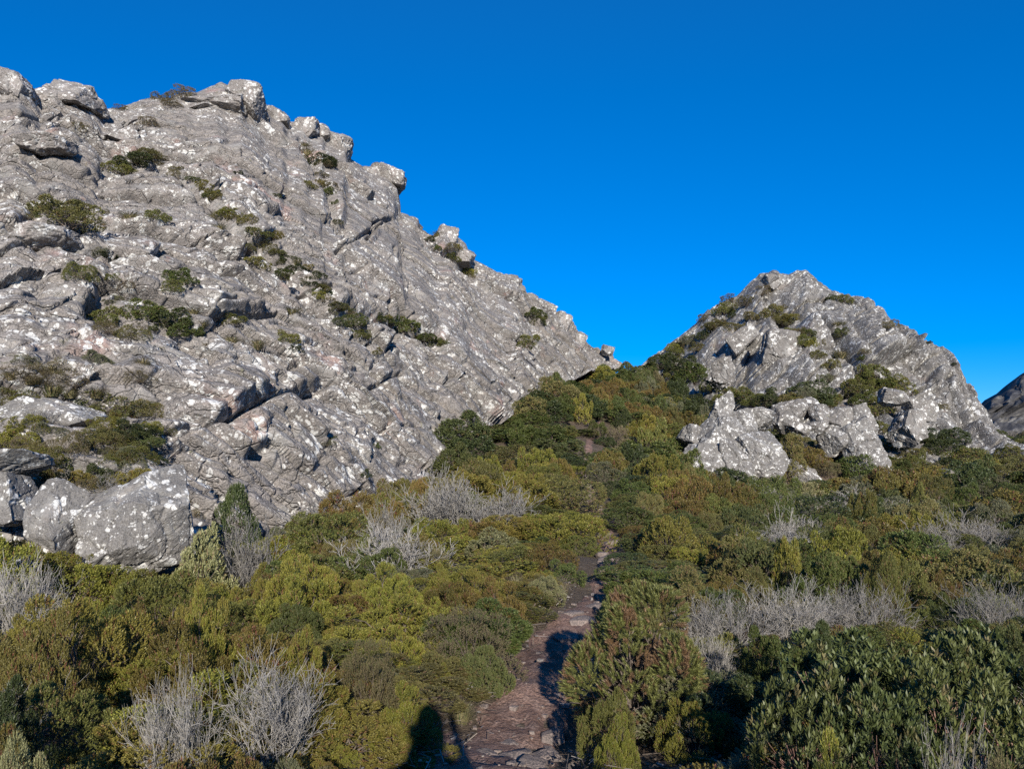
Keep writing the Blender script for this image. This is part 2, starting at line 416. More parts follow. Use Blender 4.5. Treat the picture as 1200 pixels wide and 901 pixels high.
# ------------------------------------------------------------------ path: a worn strip with edges that wander
def strip():
    pts = []; dense = []
    P2 = pathw
    for a, b in zip(P2[:-1], P2[1:]):
        n = max(2, int(np.linalg.norm(b - a) / 0.07))
        for i in range(n): dense.append(a + (b - a) * i / n)
    dense = np.array(dense)
    k = np.ones(15) / 15
    sm = np.stack([np.convolve(np.pad(dense[:, j], 7, mode='edge'), k, 'valid') for j in range(2)], -1)
    tg = np.gradient(sm, axis=0); tg /= np.linalg.norm(tg, axis=1)[:, None]
    nr = np.stack([tg[:, 1], -tg[:, 0]], -1)
    L = np.arange(len(sm)) * 0.07
    Q = np.stack([L, 0 * L, 0 * L], -1)
    wl = 0.33 + 0.10 * fbm(Q / 0.9, 5, 3) + 0.38 * np.exp(-((sm[:, 1] - 4.2) / 0.75) ** 2) + 0.22 * np.exp(-((sm[:, 1] - 6.3) / 0.7) ** 2)
    wr = 0.34 + 0.09 * fbm(Q / 0.9 + 50, 6, 3)
    nar = 1 - 0.45 * sstep(7.4, 9.5, sm[:, 1]); wl = wl * nar; wr = wr * nar
    m = 25
    s = np.linspace(-1, 1, m)
    off = np.where(s[None] < 0, s[None] * wl[:, None], s[None] * wr[:, None])
    x = sm[:, :1] + nr[:, :1] * off; y = sm[:, 1:] + nr[:, 1:] * off
    z = H(x, y)
    P = np.stack([x, y, z], -1).reshape(-1, 3)
    d = 0.045 * np.abs(fbm(P / 0.35, 9, 3)) + 0.018 * fbm(P / 0.07, 10, 2)
    Cc, CI, e = voronoi(P / (0.16, 0.13, 0.2), 77)
    nearb = np.exp(-((P[:, 1] - 6.3) / 0.45) ** 2)
    d += nearb * (0.022 * h01(CI[:, 0], CI[:, 1], CI[:, 2], 3) - 0.03 * (1 - sstep(0, 0.12, e)))
    edge = 1 - np.repeat(np.abs(s)[None], len(sm), 0).ravel() ** 4
    P[:, 2] += 0.012 + np.clip(d, -0.01, 1) * edge - (1 - edge) * 0.05
    return P, grid_faces(len(sm), m)
PV, PF = strip()
path = tag(obj('path', mesh_np('path', PV, PF[:, ::-1], M_PATH, True)), kind='structure')

# ------------------------------------------------------------------ crags
def interp(tab, x):
    tab = np.array(tab, float); return np.interp(x, tab[:, 0], tab[:, 1])
def build_crag(name, xs, crest, crestY, base, baseY, rows, mat, seed, joint, scales, grooves=(), disp_amp=1.0, back=25, blend=0.14, slab=None):
    nx = len(xs)
    cp = interp(crest, xs); cY = interp(crestY, xs); bp = interp(base, xs); bY = interp(baseY, xs)
    fr = np.concatenate([np.linspace(-0.12, 0, 6)[:-1], 1 - (1 - np.linspace(0, 1, rows)) ** 1.35])
    PY = bp[:, None] + (cp - bp)[:, None] * fr[None]
    invY = 1 / bY[:, None] + (1 / cY - 1 / bY)[:, None] * fr[None]
    PXg = np.repeat(xs[:, None], len(fr), 1)
    P = at(PXg, PY, 1 / invY)
    # large-scale hollows and ribs, then behind the crest a rear slope
    nb = 14
    dirb = np.array([-0.25, 1.0, -0.55])
    tb = (np.linspace(0, 1, nb + 1)[1:] ** 1.6) * back
    B = P[:, -1:, :] + tb[None, :, None] * dirb
    B[:, :, 2] += 0.3 * np.sin(tb[None] * 0.6)
    Pn = np.concatenate([P, B], 1)
    ny = Pn.shape[1]
    def surf(px, py):
        c_, cY_, b_, bY_ = (float(np.interp(px, xs, q)) for q in (cp, cY, bp, bY)); f_ = (py - b_) / (c_ - b_)
        return at(px, py, np.array(1 / (1 / bY_ + (1 / cY_ - 1 / bY_) * f_)))
    mi = int(np.argmin(np.abs(xs - (xs[0] + xs[-1]) / 2 - 60)))
    du = P[min(nx - 1, mi + 60), rows // 2] - P[mi - 30, rows // 2]; dv = P[mi, rows * 3 // 4] - P[mi, rows // 4]
    n = np.cross(du, dv); n /= np.linalg.norm(n)
    if n[1] > 0: n = -n
    d1 = surf(*joint[0]) - surf(*joint[1]); d2 = surf(*joint[2]) - surf(*joint[3])
    ax_b = np.cross(n, d1); ax_b /= np.linalg.norm(ax_b)
    if ax_b[2] > 0: ax_b = -ax_b                # b runs down the face: slabs stand proud at their lower edge
    ax_a = np.cross(n, d2); ax_a /= np.linalg.norm(ax_a)
    E = np.stack([ax_a, ax_b, n])
    if callable(mat): mat = mat(E)
    flat = Pn.reshape(-1, 3)
    fine = np.ones((nx, ny))
    if slab is not None:
        (ax, ay), (bx, by) = slab
        sd_ = ((PXg - ax) * (by - ay) - (PY - ay) * (bx - ax)) / math.hypot(bx - ax, by - ay)
        fine[:, :len(fr)] = 1 - 0.7 * sstep(0, 45, sd_) * sstep(640, 560, PXg)
    if isinstance(scales, dict): D, big = slab_disp(flat, E, scales['levels'], scales['vor'], seed, fine.ravel(), 0.008)
    else: D, big = rock_disp(flat, E, scales, seed, blend, fine.ravel(), 0.012)
    D += 0.55 * fbm(flat / 9.0, seed + 900, 2)
    D = D.reshape(nx, ny) * disp_amp
    frf = np.concatenate([fr, np.ones(nb)])
    damp = 1 - 0.6 * sstep(0.92, 1.0, frf)
    D = D * damp[None]
    for poly, wpx, dep in grooves:
        d = np.full(PXg.shape, 1e9)
        for (x0, y0), (x1, y1) in zip(poly[:-1], poly[1:]):
            t = np.clip(((PXg - x0) * (x1 - x0) + (PY - y0) * (y1 - y0)) / ((x1 - x0) ** 2 + (y1 - y0) ** 2), 0, 1)
            d = np.minimum(d, np.hypot(PXg - x0 - t * (x1 - x0), PY - y0 - t * (y1 - y0)))
        D[:, :len(fr)] -= dep * np.exp(-(d / wpx) ** 2)
    dirn = np.array([n[0], n[1], 0.0]); dirn /= np.linalg.norm(dirn)
    dirn = dirn * 0.55 + n * 0.65; dirn /= np.linalg.norm(dirn)
    Pn = Pn + D[..., None] * dirn
    V = Pn.reshape(-1, 3); F = grid_faces(nx, ny)
    # the larger joint blocks are pieces of their own
    key = (big[:, 0] * 73856093) ^ (big[:, 1] * 19349663) ^ (big[:, 2] * 83492791)
    fk = key[F[:, 0]]
    ids, cnt = np.unique(fk, return_counts=True)
    order = ids[np.argsort(-cnt)][:170]
    cntd = dict(zip(ids, cnt))
    order = [k for k in order if cntd[k] > 120]
    rest = ~np.isin(fk, np.array(order))
    # wind so the normals look outward (towards the camera)
    a, b, c = V[F[:, 0]], V[F[:, 1]], V[F[:, 2]]
    nn = np.cross(b - a, c - a)[: (rows // 2)].mean(0)
    if nn[1] > 0: F = F[:, ::-1]
    rv, rf = compact(V, F[rest])
    root = tag(obj(name, mesh_np(name, rv, rf, mat, True)), kind='structure')
    for k in order:
        v, f = compact(V, F[fk == k])
        obj('rock_block', mesh_np('rock_block', v, f, mat, True), root)
    st = 3
    sub = Pn[::st, ::st]
    bv = BVHTree.FromPolygons([tuple(p) for p in sub.reshape(-1, 3)], [tuple(q) for q in grid_faces(sub.shape[0], sub.shape[1]).tolist()])
    return root, bv, n

crest1 = [(-420, 60), (-150, 95), (-40, 118), (0, 108), (5, 105), (23, 93), (37, 99), (50, 112), (63, 103), (80, 100), (107, 108), (118, 117), (123, 127), (143, 125), (167, 116), (180, 112),
          (200, 112), (217, 109), (230, 110), (257, 99), (272, 105), (285, 101), (300, 113), (317, 130), (330, 134), (337, 143), (357, 142), (365, 148), (380, 148), (384, 157), (405, 160),
          (410, 181), (421, 188), (435, 197), (456, 201), (466, 212), (469, 232), (471, 248), (491, 255), (510, 271), (524, 265), (545, 286), (552, 302), (580, 321), (604, 325),
          (615, 342), (632, 351), (650, 367), (667, 372), (681, 390), (690, 402), (712, 412), (730, 424)]
crestY1 = [(-420, 26), (-150, 30), (0, 34), (120, 39), (270, 45), (400, 51), (480, 55), (560, 60), (620, 63), (690, 69), (730, 74)]
base1 = [(-420, 760), (-150, 700), (0, 690), (60, 672), (150, 652), (250, 632), (340, 612), (430, 590), (480, 555), (540, 515), (570, 490), (610, 462), (650, 445), (690, 432), (730, 430)]
baseY1 = [(-420, 10.5), (-150, 11.5), (0, 12.3), (150, 13.8), (250, 16), (340, 18.5), (430, 22), (480, 27), (540, 33), (610, 45), (650, 54), (690, 64), (730, 72)]
xs1 = np.concatenate([np.linspace(-420, -30, 60)[:-1], np.arange(-30, 300, 2.0), np.arange(300, 480, 1.0), np.arange(480, 730.5, 0.8)])
groove1 = [([(195, 185), (250, 225), (300, 275), (345, 310), (395, 355), (450, 372), (520, 402)], 7, 0.9),
           ([(120, 350), (150, 372), (200, 385), (245, 395)], 12, 0.8), ([(355, 165), (375, 195), (395, 235), (405, 262)], 5, 0.7),
           ([(335, 300), (360, 335), (400, 385)], 5, 0.6), ([(500, 262), (540, 300), (560, 320)], 6, 0.8), ([(0, 470), (60, 470), (180, 480)], 18, 0.9),
           ([(180, 520), (260, 500), (330, 462)], 2.5, 0.3), ([(440, 450), (470, 435), (476, 432)], 2.2, 0.5), ([(400, 290), (440, 265), (468, 250)], 2.2, 0.45), ([(463, 290), (470, 320), (480, 345)], 2, 0.4), ([(285, 430), (310, 470), (335, 520)], 2.5, 0.35), ([(520, 350), (550, 385), (585, 440)], 2.5, 0.35),
           ([(130, 195), (165, 185), (190, 190)], 8, 0.6), ([(20, 250), (60, 240), (105, 235)], 8, 0.6)]
SC1 = {'levels': [(9.0, 3.0, 0.36, 0.09, 0.75, 0.33, 0.14), (3.4, 1.25, 0.20, 0.15, 0.55, 0.24, 0.18), (1.5, 0.6, 0.07, 0.15, 0.13, 0.17, 0.22)], 'vor': ((1.5, 0.8, 1.2), 0.035, 0.14, 0.10, 0.10)}
large_crag, BV1, N1 = build_crag('rocky_hill', xs1, crest1, crestY1, base1, baseY1, 680, (lambda E: rock_material('quartzite_large_face', (0.222, 0.203, 0.188), 1.0, 0.75, 1.1, E, 1.1)), 21,
                                 ((450, 400), (300, 292), (330, 400), (430, 345)), SC1, groove1, 1.0, slab=((230, 175), (500, 420)))
crest2 = [(735, 440), (755, 424), (763, 417), (778, 406), (800, 391), (817, 378), (830, 362), (850, 350), (866, 344), (880, 330), (889, 322), (905, 318), (922, 325), (932, 320), (947, 317), (955, 327), (974, 341),
          (993, 347), (1016, 350), (1035, 362), (1047, 379), (1070, 387), (1085, 402), (1100, 404), (1116, 417), (1127, 440), (1146, 471), (1162, 490), (1181, 506), (1200, 519), (1230, 540), (1260, 556)]
crestY2 = [(735, 80), (850, 78), (940, 75), (1000, 71), (1100, 63), (1200, 54), (1260, 50)]
base2 = [(735, 452), (800, 478), (850, 492), (900, 510), (950, 528), (1000, 540), (1060, 552), (1120, 552), (1200, 556), (1260, 575)]
baseY2 = [(735, 74), (800, 64), (850, 57), (900, 52), (950, 48), (1000, 46), (1060, 45), (1120, 45.5), (1200, 46), (1260, 46)]
xs2 = np.arange(735, 1261, 1.0)
groove2 = [([(905, 340), (935, 385), (960, 400), (985, 425)], 7, 1.0), ([(850, 455), (900, 460), (950, 462), (1000, 440), (1060, 450)], 9, 0.8), ([(900, 390), (884, 415), (880, 450)], 3, 1.0),
           ([(840, 405), (860, 415), (885, 410)], 4, 0.9), ([(925, 430), (905, 447), (890, 452)], 2.5, 0.7), ([(985, 380), (1000, 400), (1015, 420)], 5, 0.8), ([(780, 415), (820, 395), (870, 350)], 8, 0.9)]
SC2 = {'levels': [(7.5, 4.2, 0.75, 0.18, 1.4, 0.50, 0.16), (3.0, 1.8, 0.34, 0.22, 0.75, 0.30, 0.22), (1.2, 0.8, 0.07, 0.16, 0.12, 0.15, 0.25)], 'vor': ((1.6, 1.0, 1.3), 0.06, 0.2, 0.14, 0.14)}
small_crag, BV2, N2 = build_crag('rocky_peak', xs2, crest2, crestY2, base2, baseY2, 300, (lambda E: rock_material('quartzite_small_face', (0.172, 0.162, 0.150), 1.2, 0.25, 1.3, E, 1.0)), 52,
                                 ((1010, 430), (955, 372), (850, 445), (905, 392)), SC2, groove2, 1.0)
# distant headland crag that shows at the right edge
crest3 = [(1130, 520), (1152, 496), (1160, 483), (1163, 480), (1165, 467), (1171, 463), (1176, 466), (1180, 458), (1188, 456), (1191, 449), (1194, 451), (1197, 441), (1203, 440), (1206, 432), (1220, 434), (1240, 420), (1300, 400), (1400, 372), (1500, 420), (1560, 470)]
crestY3 = [(1130, 170), (1560, 200)]
base3 = [(1130, 530), (1560, 530)]; baseY3 = [(1130, 150), (1560, 150)]
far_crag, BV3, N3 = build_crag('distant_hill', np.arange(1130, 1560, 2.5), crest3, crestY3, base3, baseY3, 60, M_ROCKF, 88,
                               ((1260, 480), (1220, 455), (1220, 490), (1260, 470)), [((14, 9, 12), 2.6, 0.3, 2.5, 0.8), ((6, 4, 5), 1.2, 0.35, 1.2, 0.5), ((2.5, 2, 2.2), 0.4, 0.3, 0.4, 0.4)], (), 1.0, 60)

# ------------------------------------------------------------------ boulders
def rock_mesh(size, seed, n=18, cuts=9, power=5.0, amp=1.0, mat=None, taper=0.0, name='boulder'):
    rg = np.random.RandomState(seed)
    g = np.tan(np.linspace(-1, 1, n + 1) * math.pi / 4)
    a, b = np.meshgrid(g, g, indexing='ij'); o = np.ones_like(a)
    Vs, Fs = [], []; off = 0
    ff = grid_faces(n + 1, n + 1)
    for s in (1, -1):
        for ax, fl in ((0, 1), (1, -1), (2, 1)):
            c = [None] * 3; c[ax] = o * s; c[(ax + 1) % 3] = a; c[(ax + 2) % 3] = b
            Vs.append(np.stack(c, -1).reshape(-1, 3)); Fs.append((ff if s > 0 else ff[:, ::-1]) + off); off += (n + 1) ** 2
    V = np.concatenate(Vs); F = np.concatenate(Fs)
    q = np.round(V, 6); _, first, inv = np.unique(q, axis=0, return_index=True, return_inverse=True)
    V = V[first]; F = inv.reshape(-1)[F]
    d = V / np.linalg.norm(V, axis=1)[:, None]
    V = d / (np.abs(d) ** power).sum(1)[:, None] ** (1 / power)
    for _ in range(cuts):
        nrm = rg.normal(size=3); nrm /= np.linalg.norm(nrm)
        lim = rg.uniform(0.62, 0.95) * (np.abs(nrm).sum() * 0.45 + 0.42)
        ex = np.maximum(0, V @ nrm - lim); V = V - ex[:, None] * nrm
    if taper: V[:, :2] *= (1 - taper * (V[:, 2:3] + 1) / 2)
    S = np.array(size) / 2
    V = V * S
    ms = float(S.mean())
    Q = V + rg.uniform(-50, 50, 3)
    R = np.linalg.qr(rg.normal(size=(3, 3)))[0]
    D, _ = rock_disp(Q, R, [((ms * 1.1, ms * 0.7, ms * 0.8), 0.08 * ms, 0.14, 0.14 * ms, 0.05 * ms), ((ms * 0.45, ms * 0.3, ms * 0.3), 0.04 * ms, 0.16, 0.06 * ms, 0.04 * ms), ((ms * 0.2, ms * 0.14, ms * 0.15), 0.012 * ms, 0.14, 0.02 * ms, 0.03 * ms)], seed, 0.04 * ms)
    D = (D * amp) * min(1.0, ms / 0.6 + 0.12)
    nv = V / np.linalg.norm(V / S, axis=1)[:, None] / S
    nv /= np.linalg.norm(nv, axis=1)[:, None]
    V = V + D[:, None] * nv
    return mesh_np(name, V, F, mat)
rock_bv = []           # things a plant must not grow through
def put_block(name, px, py, Y, wpx, hpx, depth, seed, rot=(0, 0, 0), n=18, mat=None, parent=None, cuts=9, power=5.0, taper=0.0, amp=0.55):
    s = Y / FPX; cuts += 4; power += 2
    me = rock_mesh((wpx * s, depth, hpx * s), seed, n, cuts, power, amp, mat or M_ROCKB, taper)
    o = obj(name, me, parent, tuple(at(px, py, Y)))
    o.rotation_euler = [math.radians(r) for r in rot]
    mw = Matrix.Translation(o.location) @ o.rotation_euler.to_matrix().to_4x4()
    cv = np.empty(len(me.vertices) * 3, np.float32); me.vertices.foreach_get('co', cv); mwn = np.array(mw); vs = (cv.reshape(-1, 3) @ mwn[:3, :3].T + mwn[:3, 3]).tolist()
    if name == 'boulder': rock_bv.append(BVHTree.FromPolygons(vs, [tuple(p.vertices) for p in me.polygons]))
    return o
LEFTB = [
 ('broad leaning boulder splashed with white lichen, wedged at the foot of the larger crag', 152, 610, 11.9, 150, 112, 1.3, 3, (-40, -20, 8), 34, 6, 6.0),
 ('squarish grey boulder leaning left against the broad lichen splashed boulder', 72, 615, 11.6, 62, 86, 0.9, 14, (-34, 12, -14), 24, 5, 7.0),
 ('long flat boulder lying among shrubs on the lower ledge of the larger crag', 64, 490, 17.0, 108, 36, 1.6, 25, (-14, 7, 5), 24, 6, 5.0),
 ('thin slab capping the rounded rock beside the squarish boulder', 12, 548, 13.2, 80, 24, 1.5, 36, (-10, -8, 0), 22, 4, 6.0),
 ('rounded pale rock under a thin capping slab', 2, 590, 12.9, 80, 70, 1.4, 47, (-10, 4, 0), 24, 8, 4.0),
 ('low half buried pinkish rock beneath a dark green shrub', 5, 668, 10.6, 60, 40, 0.8, 58, (-10, 10, 0), 18, 8, 4.0),
]
for lab, px, py, Y, w, h, dep, sd, rot, n, cuts, pw in LEFTB:
    tag(put_block('boulder', px, py, Y, w, h, dep, sd, rot, n, None, None, cuts, pw, 0.0, 0.4), lab, 'boulder', 'boulders at the foot of the larger crag')
# the ribbed outcrop below the small peak
def outcrop(label, blocks, loc, group=None):
    e = bpy.data.objects.new('rock_outcrop', None); col.objects.link(e); e.location = loc
    tag(e, label, 'outcrop', group)
    for b in blocks:
        o = put_block('boulder', *b[:7], rot=b[7], n=b[8], cuts=b[9], power=b[10], taper=b[11], parent=None)
        o.parent = e; o.location = Vector(o.location) - Vector(loc)
    return e
la = at(850, 566, 38.0)
outcrop('pyramid shaped ribbed outcrop speckled with white lichen below the smaller crag', [
    (850, 535, 38.5, 130, 95, 3.6, 61, (-14, 6, 5), 40, 9, 3.2, 0.45),
    (893, 540, 37.6, 58, 72, 2.6, 62, (-12, -22, -8), 30, 6, 4.5, 0.2),
    (862, 545, 37.2, 44, 70, 2.0, 66, (-16, -8, 4), 28, 6, 4.5, 0.2),
    (828, 546, 37.4, 56, 52, 2.2, 63, (-8, 24, 12), 26, 7, 4.0, 0.2),
    (798, 560, 37.2, 50, 26, 1.8, 64, (-6, 14, 0), 22, 8, 4.0, 0.1),
    (846, 482, 40.0, 34, 54, 2.0, 65, (-10, 10, 0), 26, 7, 3.2, 0.55),
    (868, 505, 39.8, 44, 46, 2.0, 67, (-10, -20, 10), 26, 8, 4.0, 0.2),
    (815, 515, 39.8, 40, 30, 2.0, 68, (-8, 28, 0), 22, 7, 4.0, 0.1),
    (890, 490, 40.8, 40, 26, 1.8, 69, (-6, -12, 0), 22, 8, 4.0, 0.1)], la)
lb = at(1000, 560, 42.0)
outcrop('blunt slab outcrop with an angled lichen band beside a jumble of blocks', [
    (1002, 522, 42.0, 50, 92, 2.6, 71, (-14, -16, -6), 40, 8, 5.0, 0.25),
    (978, 516, 42.2, 34, 38, 2.0, 72, (-12, -20, 0), 28, 7, 5.0, 0.1),
    (1010, 494, 42.6, 30, 40, 2.0, 73, (-12, -10, 8), 26, 7, 4.5, 0.3)], lb)
JUMB = [(932, 480, 43.0, 48, 26, 1.6, 81, (4, -6, 25), 'dark flat topped block in the jumble above the blunt slab outcrop'),
        (957, 484, 42.6, 28, 26, 1.3, 82, (0, 8, -20), 'squared block in the jumble, tucked against the dark flat topped block'),
        (958, 499, 42.0, 24, 18, 1.0, 83, (0, -16, 10), 'small wedge block in the jumble under the squared block'),
        (917, 494, 42.2, 26, 24, 1.2, 84, (0, 30, 10), 'thin tilted slab at the edge of the block jumble'),
        (933, 499, 41.8, 34, 14, 1.0, 85, (0, 22, -10), 'flat sloping slab in the jumble resting below the dark block'),
        (980, 491, 42.6, 30, 26, 1.3, 86, (0, -12, 25), 'rounded grey block in the jumble leaning on the blunt slab outcrop')]
for px, py, Y, w, h, dep, sd, rot, lab in JUMB:
    tag(put_block('boulder', px, py, Y, w, h, dep, sd, rot, 20, M_ROCK2, None, 5, 7.0), lab, 'boulder', 'blocks jumbled above the blunt slab outcrop')
for px, py, Y, w, h, dep, sd, rot, lab in [
        (940, 556, 40.4, 46, 22, 1.6, 91, (-10, 28, 0), 'low sloping rock in olive scrub between the ribbed and blunt outcrops'),
        (1062, 502, 46.0, 36, 60, 2.4, 92, (-12, 10, 0), 'upright lichen speckled rock at the foot of the smaller crag'),
        (1050, 466, 47.0, 34, 20, 1.6, 93, (-8, 14, 0), 'pale low rock poking from green scrub on the smaller crag'),
        (1112, 556, 30.0, 32, 12, 1.0, 94, (0, 12, 0), 'pale flat rock ending the low rock line on the heath'),
        (1140, 559, 29.5, 40, 14, 1.0, 95, (0, -4, 10), 'longest flat rock of the low rock line on the heath'),
        (1172, 557, 30.0, 34, 14, 1.0, 96, (0, 5, -6), 'flat rock of the low rock line beside dark round bushes'),
        (545, 700, 8.7, 1, 1, 0.1, 97, (0, 0, 0), None),
        (712, 410, 70.0, 16, 14, 1.2, 98, (0, 10, 0), 'pinkish knob of rock standing up on the saddle')]:
    if lab: tag(put_block('boulder', px, py, Y, w, h, dep, sd, rot, 20, M_ROCK2, None, 8, 4.5), lab, 'boulder')
# proud blocks of the crags themselves
for px, py, Y, w, h, dep, sd, rot in [
        (22, 108, 34.0, 44, 34, 2.2, 101, (0, 14, 10)), (84, 116, 36.5, 70, 40, 3.0, 102, (0, 10, 0)), (60, 128, 36.0, 50, 26, 2.4, 103, (0, -8, 0)),
        (262, 128, 43.0, 92, 40, 3.5, 104, (0, -14, 8)), (292, 122, 43.5, 42, 40, 3.0, 105, (0, 16, 0)), (225, 135, 42.5, 70, 30, 3.0, 106, (0, -16, 0)),
        (328, 142, 46.5, 26, 24, 2.0, 107, (0, 8, 0)), (358, 156, 48.0, 32, 30, 2.2, 108, (0, 4, 0)), (377, 156, 49.0, 20, 18, 1.6, 109, (0, -18, 0)),
        (394, 172, 50.0, 34, 32, 2.2, 110, (0, 12, 0)), (456, 212, 54.0, 44, 26, 3.0, 111, (0, 20, 0)), (440, 205, 53.5, 30, 20, 2.4, 112, (0, 14, 0)),
        (524, 282, 57.5, 26, 34, 2.4, 113, (0, 10, 0)), (542, 300, 58.0, 28, 26, 2.4, 114, (0, 30, 0)), (603, 336, 62.0, 20, 22, 2.0, 115, (0, 10, 0)), (655, 378, 66.0, 26, 24, 2.4, 116, (0, 20, 0)),
        (676, 398, 67.5, 24, 26, 2.2, 117, (0, 10, 0)), (640, 366, 65.0, 24, 22, 2.0, 118, (0, 25, 0)),
        (240, 235, 34.5, 44, 38, 2.2, 120, (0, 15, 0)), (265, 265, 33.0, 36, 22, 1.8, 121, (0, -24, 0)), (45, 285, 24.0, 80, 30, 2.0, 122, (0, -18, 0)), (270, 215, 37.5, 52, 30, 2.2, 123, (0, 34, 0)),
        (155, 415, 20.5, 40, 26, 1.4, 124, (0, -20, 0)), (105, 400, 20.0, 44, 50, 1.6, 125, (0, 20, 0)), (185, 405, 20.8, 34, 30, 1.4, 126, (0, 12, 0)), (55, 170, 29.5, 50, 22, 2.0, 127, (0, -10, 0)),
        (150, 165, 36.5, 46, 22, 2.0, 128, (0, 12, 0))]:
    o = put_block('rock_block', px, py, Y, w, h, dep, sd, rot, 20, M_ROCK1, None, 7, 6.0)
    o.parent = large_crag
for px, py, Y, w, h, dep, sd, rot in [
        (903, 333, 74.5, 24, 20, 2.2, 131, (0, 12, 0)),
        (1000, 380, 68.0, 26, 26, 2.6, 135, (0, 6, 0)), (1022, 392, 66.0, 34, 32, 2.6, 136, (0, 20, 0)), (846, 436, 60.0, 26, 34, 2.4, 140, (0, -10, 0)), (868, 400, 66.0, 40, 26, 2.4, 141, (0, -34, 0)), (915, 415, 61.5, 46, 56, 2.6, 142, (0, 8, 0)),
        (1075, 480, 51.0, 36, 26, 2.0, 143, (0, 10, 0))]:
    o = put_block('rock_block', px, py, Y, w, h, dep, sd, rot, 20, M_ROCK2, None, 7, 6.0)
    o.parent = small_crag
# stones of the path
STONES = [(603, 862, 4.25, 44, 16, 10, -8), (628, 876, 4.05, 40, 14, -20, 5), (600, 846, 4.5, 30, 12, 30, 10), (570, 862, 4.25, 26, 12, 10, 0), (640, 858, 4.3, 40, 16, 0, -5), (648, 838, 4.6, 36, 14, 40, 0),
          (660, 725, 6.9, 36, 8, 0, 0), (680, 717, 7.25, 30, 10, 20, 0), (668, 708, 7.5, 34, 8, 0, 0), (700, 700, 7.9, 26, 9, 0, 0), (632, 745, 6.4, 14, 6, 0, 0), (650, 742, 6.5, 12, 5, 40, 0),
          (712, 648, 11.2, 22, 9, 0, 0), (706, 640, 11.8, 16, 9, 20, 0), (716, 628, 13.2, 20, 8, 0, 0), (708, 620, 14.0, 16, 8, 60, 0), (703, 606, 16.2, 16, 9, 0, 0), (697, 592, 18.4, 16, 10, 10, 0),
          (690, 582, 20.2, 14, 14, 0, 0), (688, 565, 23.5, 15, 10, 0, 0), (685, 556, 26.0, 14, 9, 20, 0), (684, 546, 28.4, 12, 9, 0, 0), (688, 533, 31.5, 10, 8, 0, 0), (694, 528, 33.0, 10, 7, 0, 0), (712, 660, 10.2, 24, 8, 0, 0)]
for i, (px, py, Y, w, h, rz, ry) in enumerate(STONES):
    if Y > 9: h *= 1.2
    o = put_block('stone', px, py, Y, w, h, w * Y / FPX * 0.8, 200 + i, (0, ry, rz), 12, M_PSTONE, None, 8, 4.0)
    o.location.z = H(o.location.x, o.location.y)[0] + h * Y / FPX * 0.22
    o.parent = path

# loose gravel and chips on the path
rg = np.random.RandomState(31)
gv, gf = [], []; no = 0
cube = np.array([(-1, -1, -1), (1, -1, -1), (1, 1, -1), (-1, 1, -1), (-1, -1, 1), (1, -1, 1), (1, 1, 1), (-1, 1, 1)], float)
cf = np.array([(0, 3, 2, 1), (4, 5, 6, 7), (0, 1, 5, 4), (1, 2, 6, 5), (2, 3, 7, 6), (3, 0, 4, 7)])
pi_ = rg.randint(len(PV), size=2600)
pi_ = pi_[(PV[pi_, 1] > 3.2) & (PV[pi_, 1] < 12)][:1500]
for i in pi_:
    sz = 0.006 + 0.022 * rg.rand() ** 3
    v = cube * rg.uniform(0.5, 1.1, (8, 3)) * np.array([sz, sz * rg.uniform(0.6, 1), sz * 0.5])
    a_ = rg.rand() * 6.28; R_ = np.array([[math.cos(a_), -math.sin(a_), 0], [math.sin(a_), math.cos(a_), 0], [0, 0, 1]])
    gv.append(v @ R_.T + PV[i] + np.array([rg.normal() * 0.02, rg.normal() * 0.02, sz * 0.2])); gf.append(cf + no); no += 8
tag(obj('gravel', mesh_np('gravel', np.concatenate(gv), np.concatenate(gf), M_PSTONE), path), kind='stuff')

# fallen twigs and dry leaves on the soil beside the path
rg = np.random.RandomState(77)
n_ = 9000
lx = rg.uniform(-2.4, 2.4, n_); ly = rg.uniform(2.4, 9.5, n_)
cx_ = np.interp(ly, pathw[:, 1], pathw[:, 0]); lx = cx_ + rg.normal(size=n_) * 0.75
keep_ = np.abs(lx - cx_) > 0.18 + 0.25 * rg.rand(n_); lx, ly = lx[keep_], ly[keep_]; n_ = len(lx)
lz = H(lx, ly) + 0.012 + 0.01 * rg.rand(n_) + np.where(path_dist(lx, ly) < 0.5, 0.05, 0.0)
an = rg.rand(n_) * 6.28; ll_ = np.where(rg.rand(n_) < 0.35, rg.uniform(0.05, 0.16, n_), rg.uniform(0.012, 0.035, n_)); lw = np.where(ll_ > 0.045, 0.004, ll_ * 0.4)
d_ = np.stack([np.cos(an), np.sin(an), rg.normal(size=n_) * 0.18], -1) * (ll_ / 2)[:, None]; w_ = np.stack([-np.sin(an), np.cos(an), rg.normal(size=n_) * 0.3], -1) * (lw / 2)[:, None]
c_ = np.stack([lx, ly, lz], -1)
LV = np.stack([c_ - d_ - w_, c_ + d_ - w_, c_ + d_ + w_, c_ - d_ + w_], 1).reshape(-1, 3)
tag(obj('leaf_litter', mesh_np('leaf_litter', LV, np.arange(len(LV)).reshape(-1, 4), leaf_material('litter', (0.10, 0.075, 0.05), (0.30, 0.25, 0.19), (0.34, 0.31, 0.27), 0.85, 0.1, 0.15, 0.8, 0.0), False, np.repeat(rg.rand(n_), 4))),
    'dry leaves and fallen twigs scattered on soil beside the path', 'leaf litter', kind='stuff')

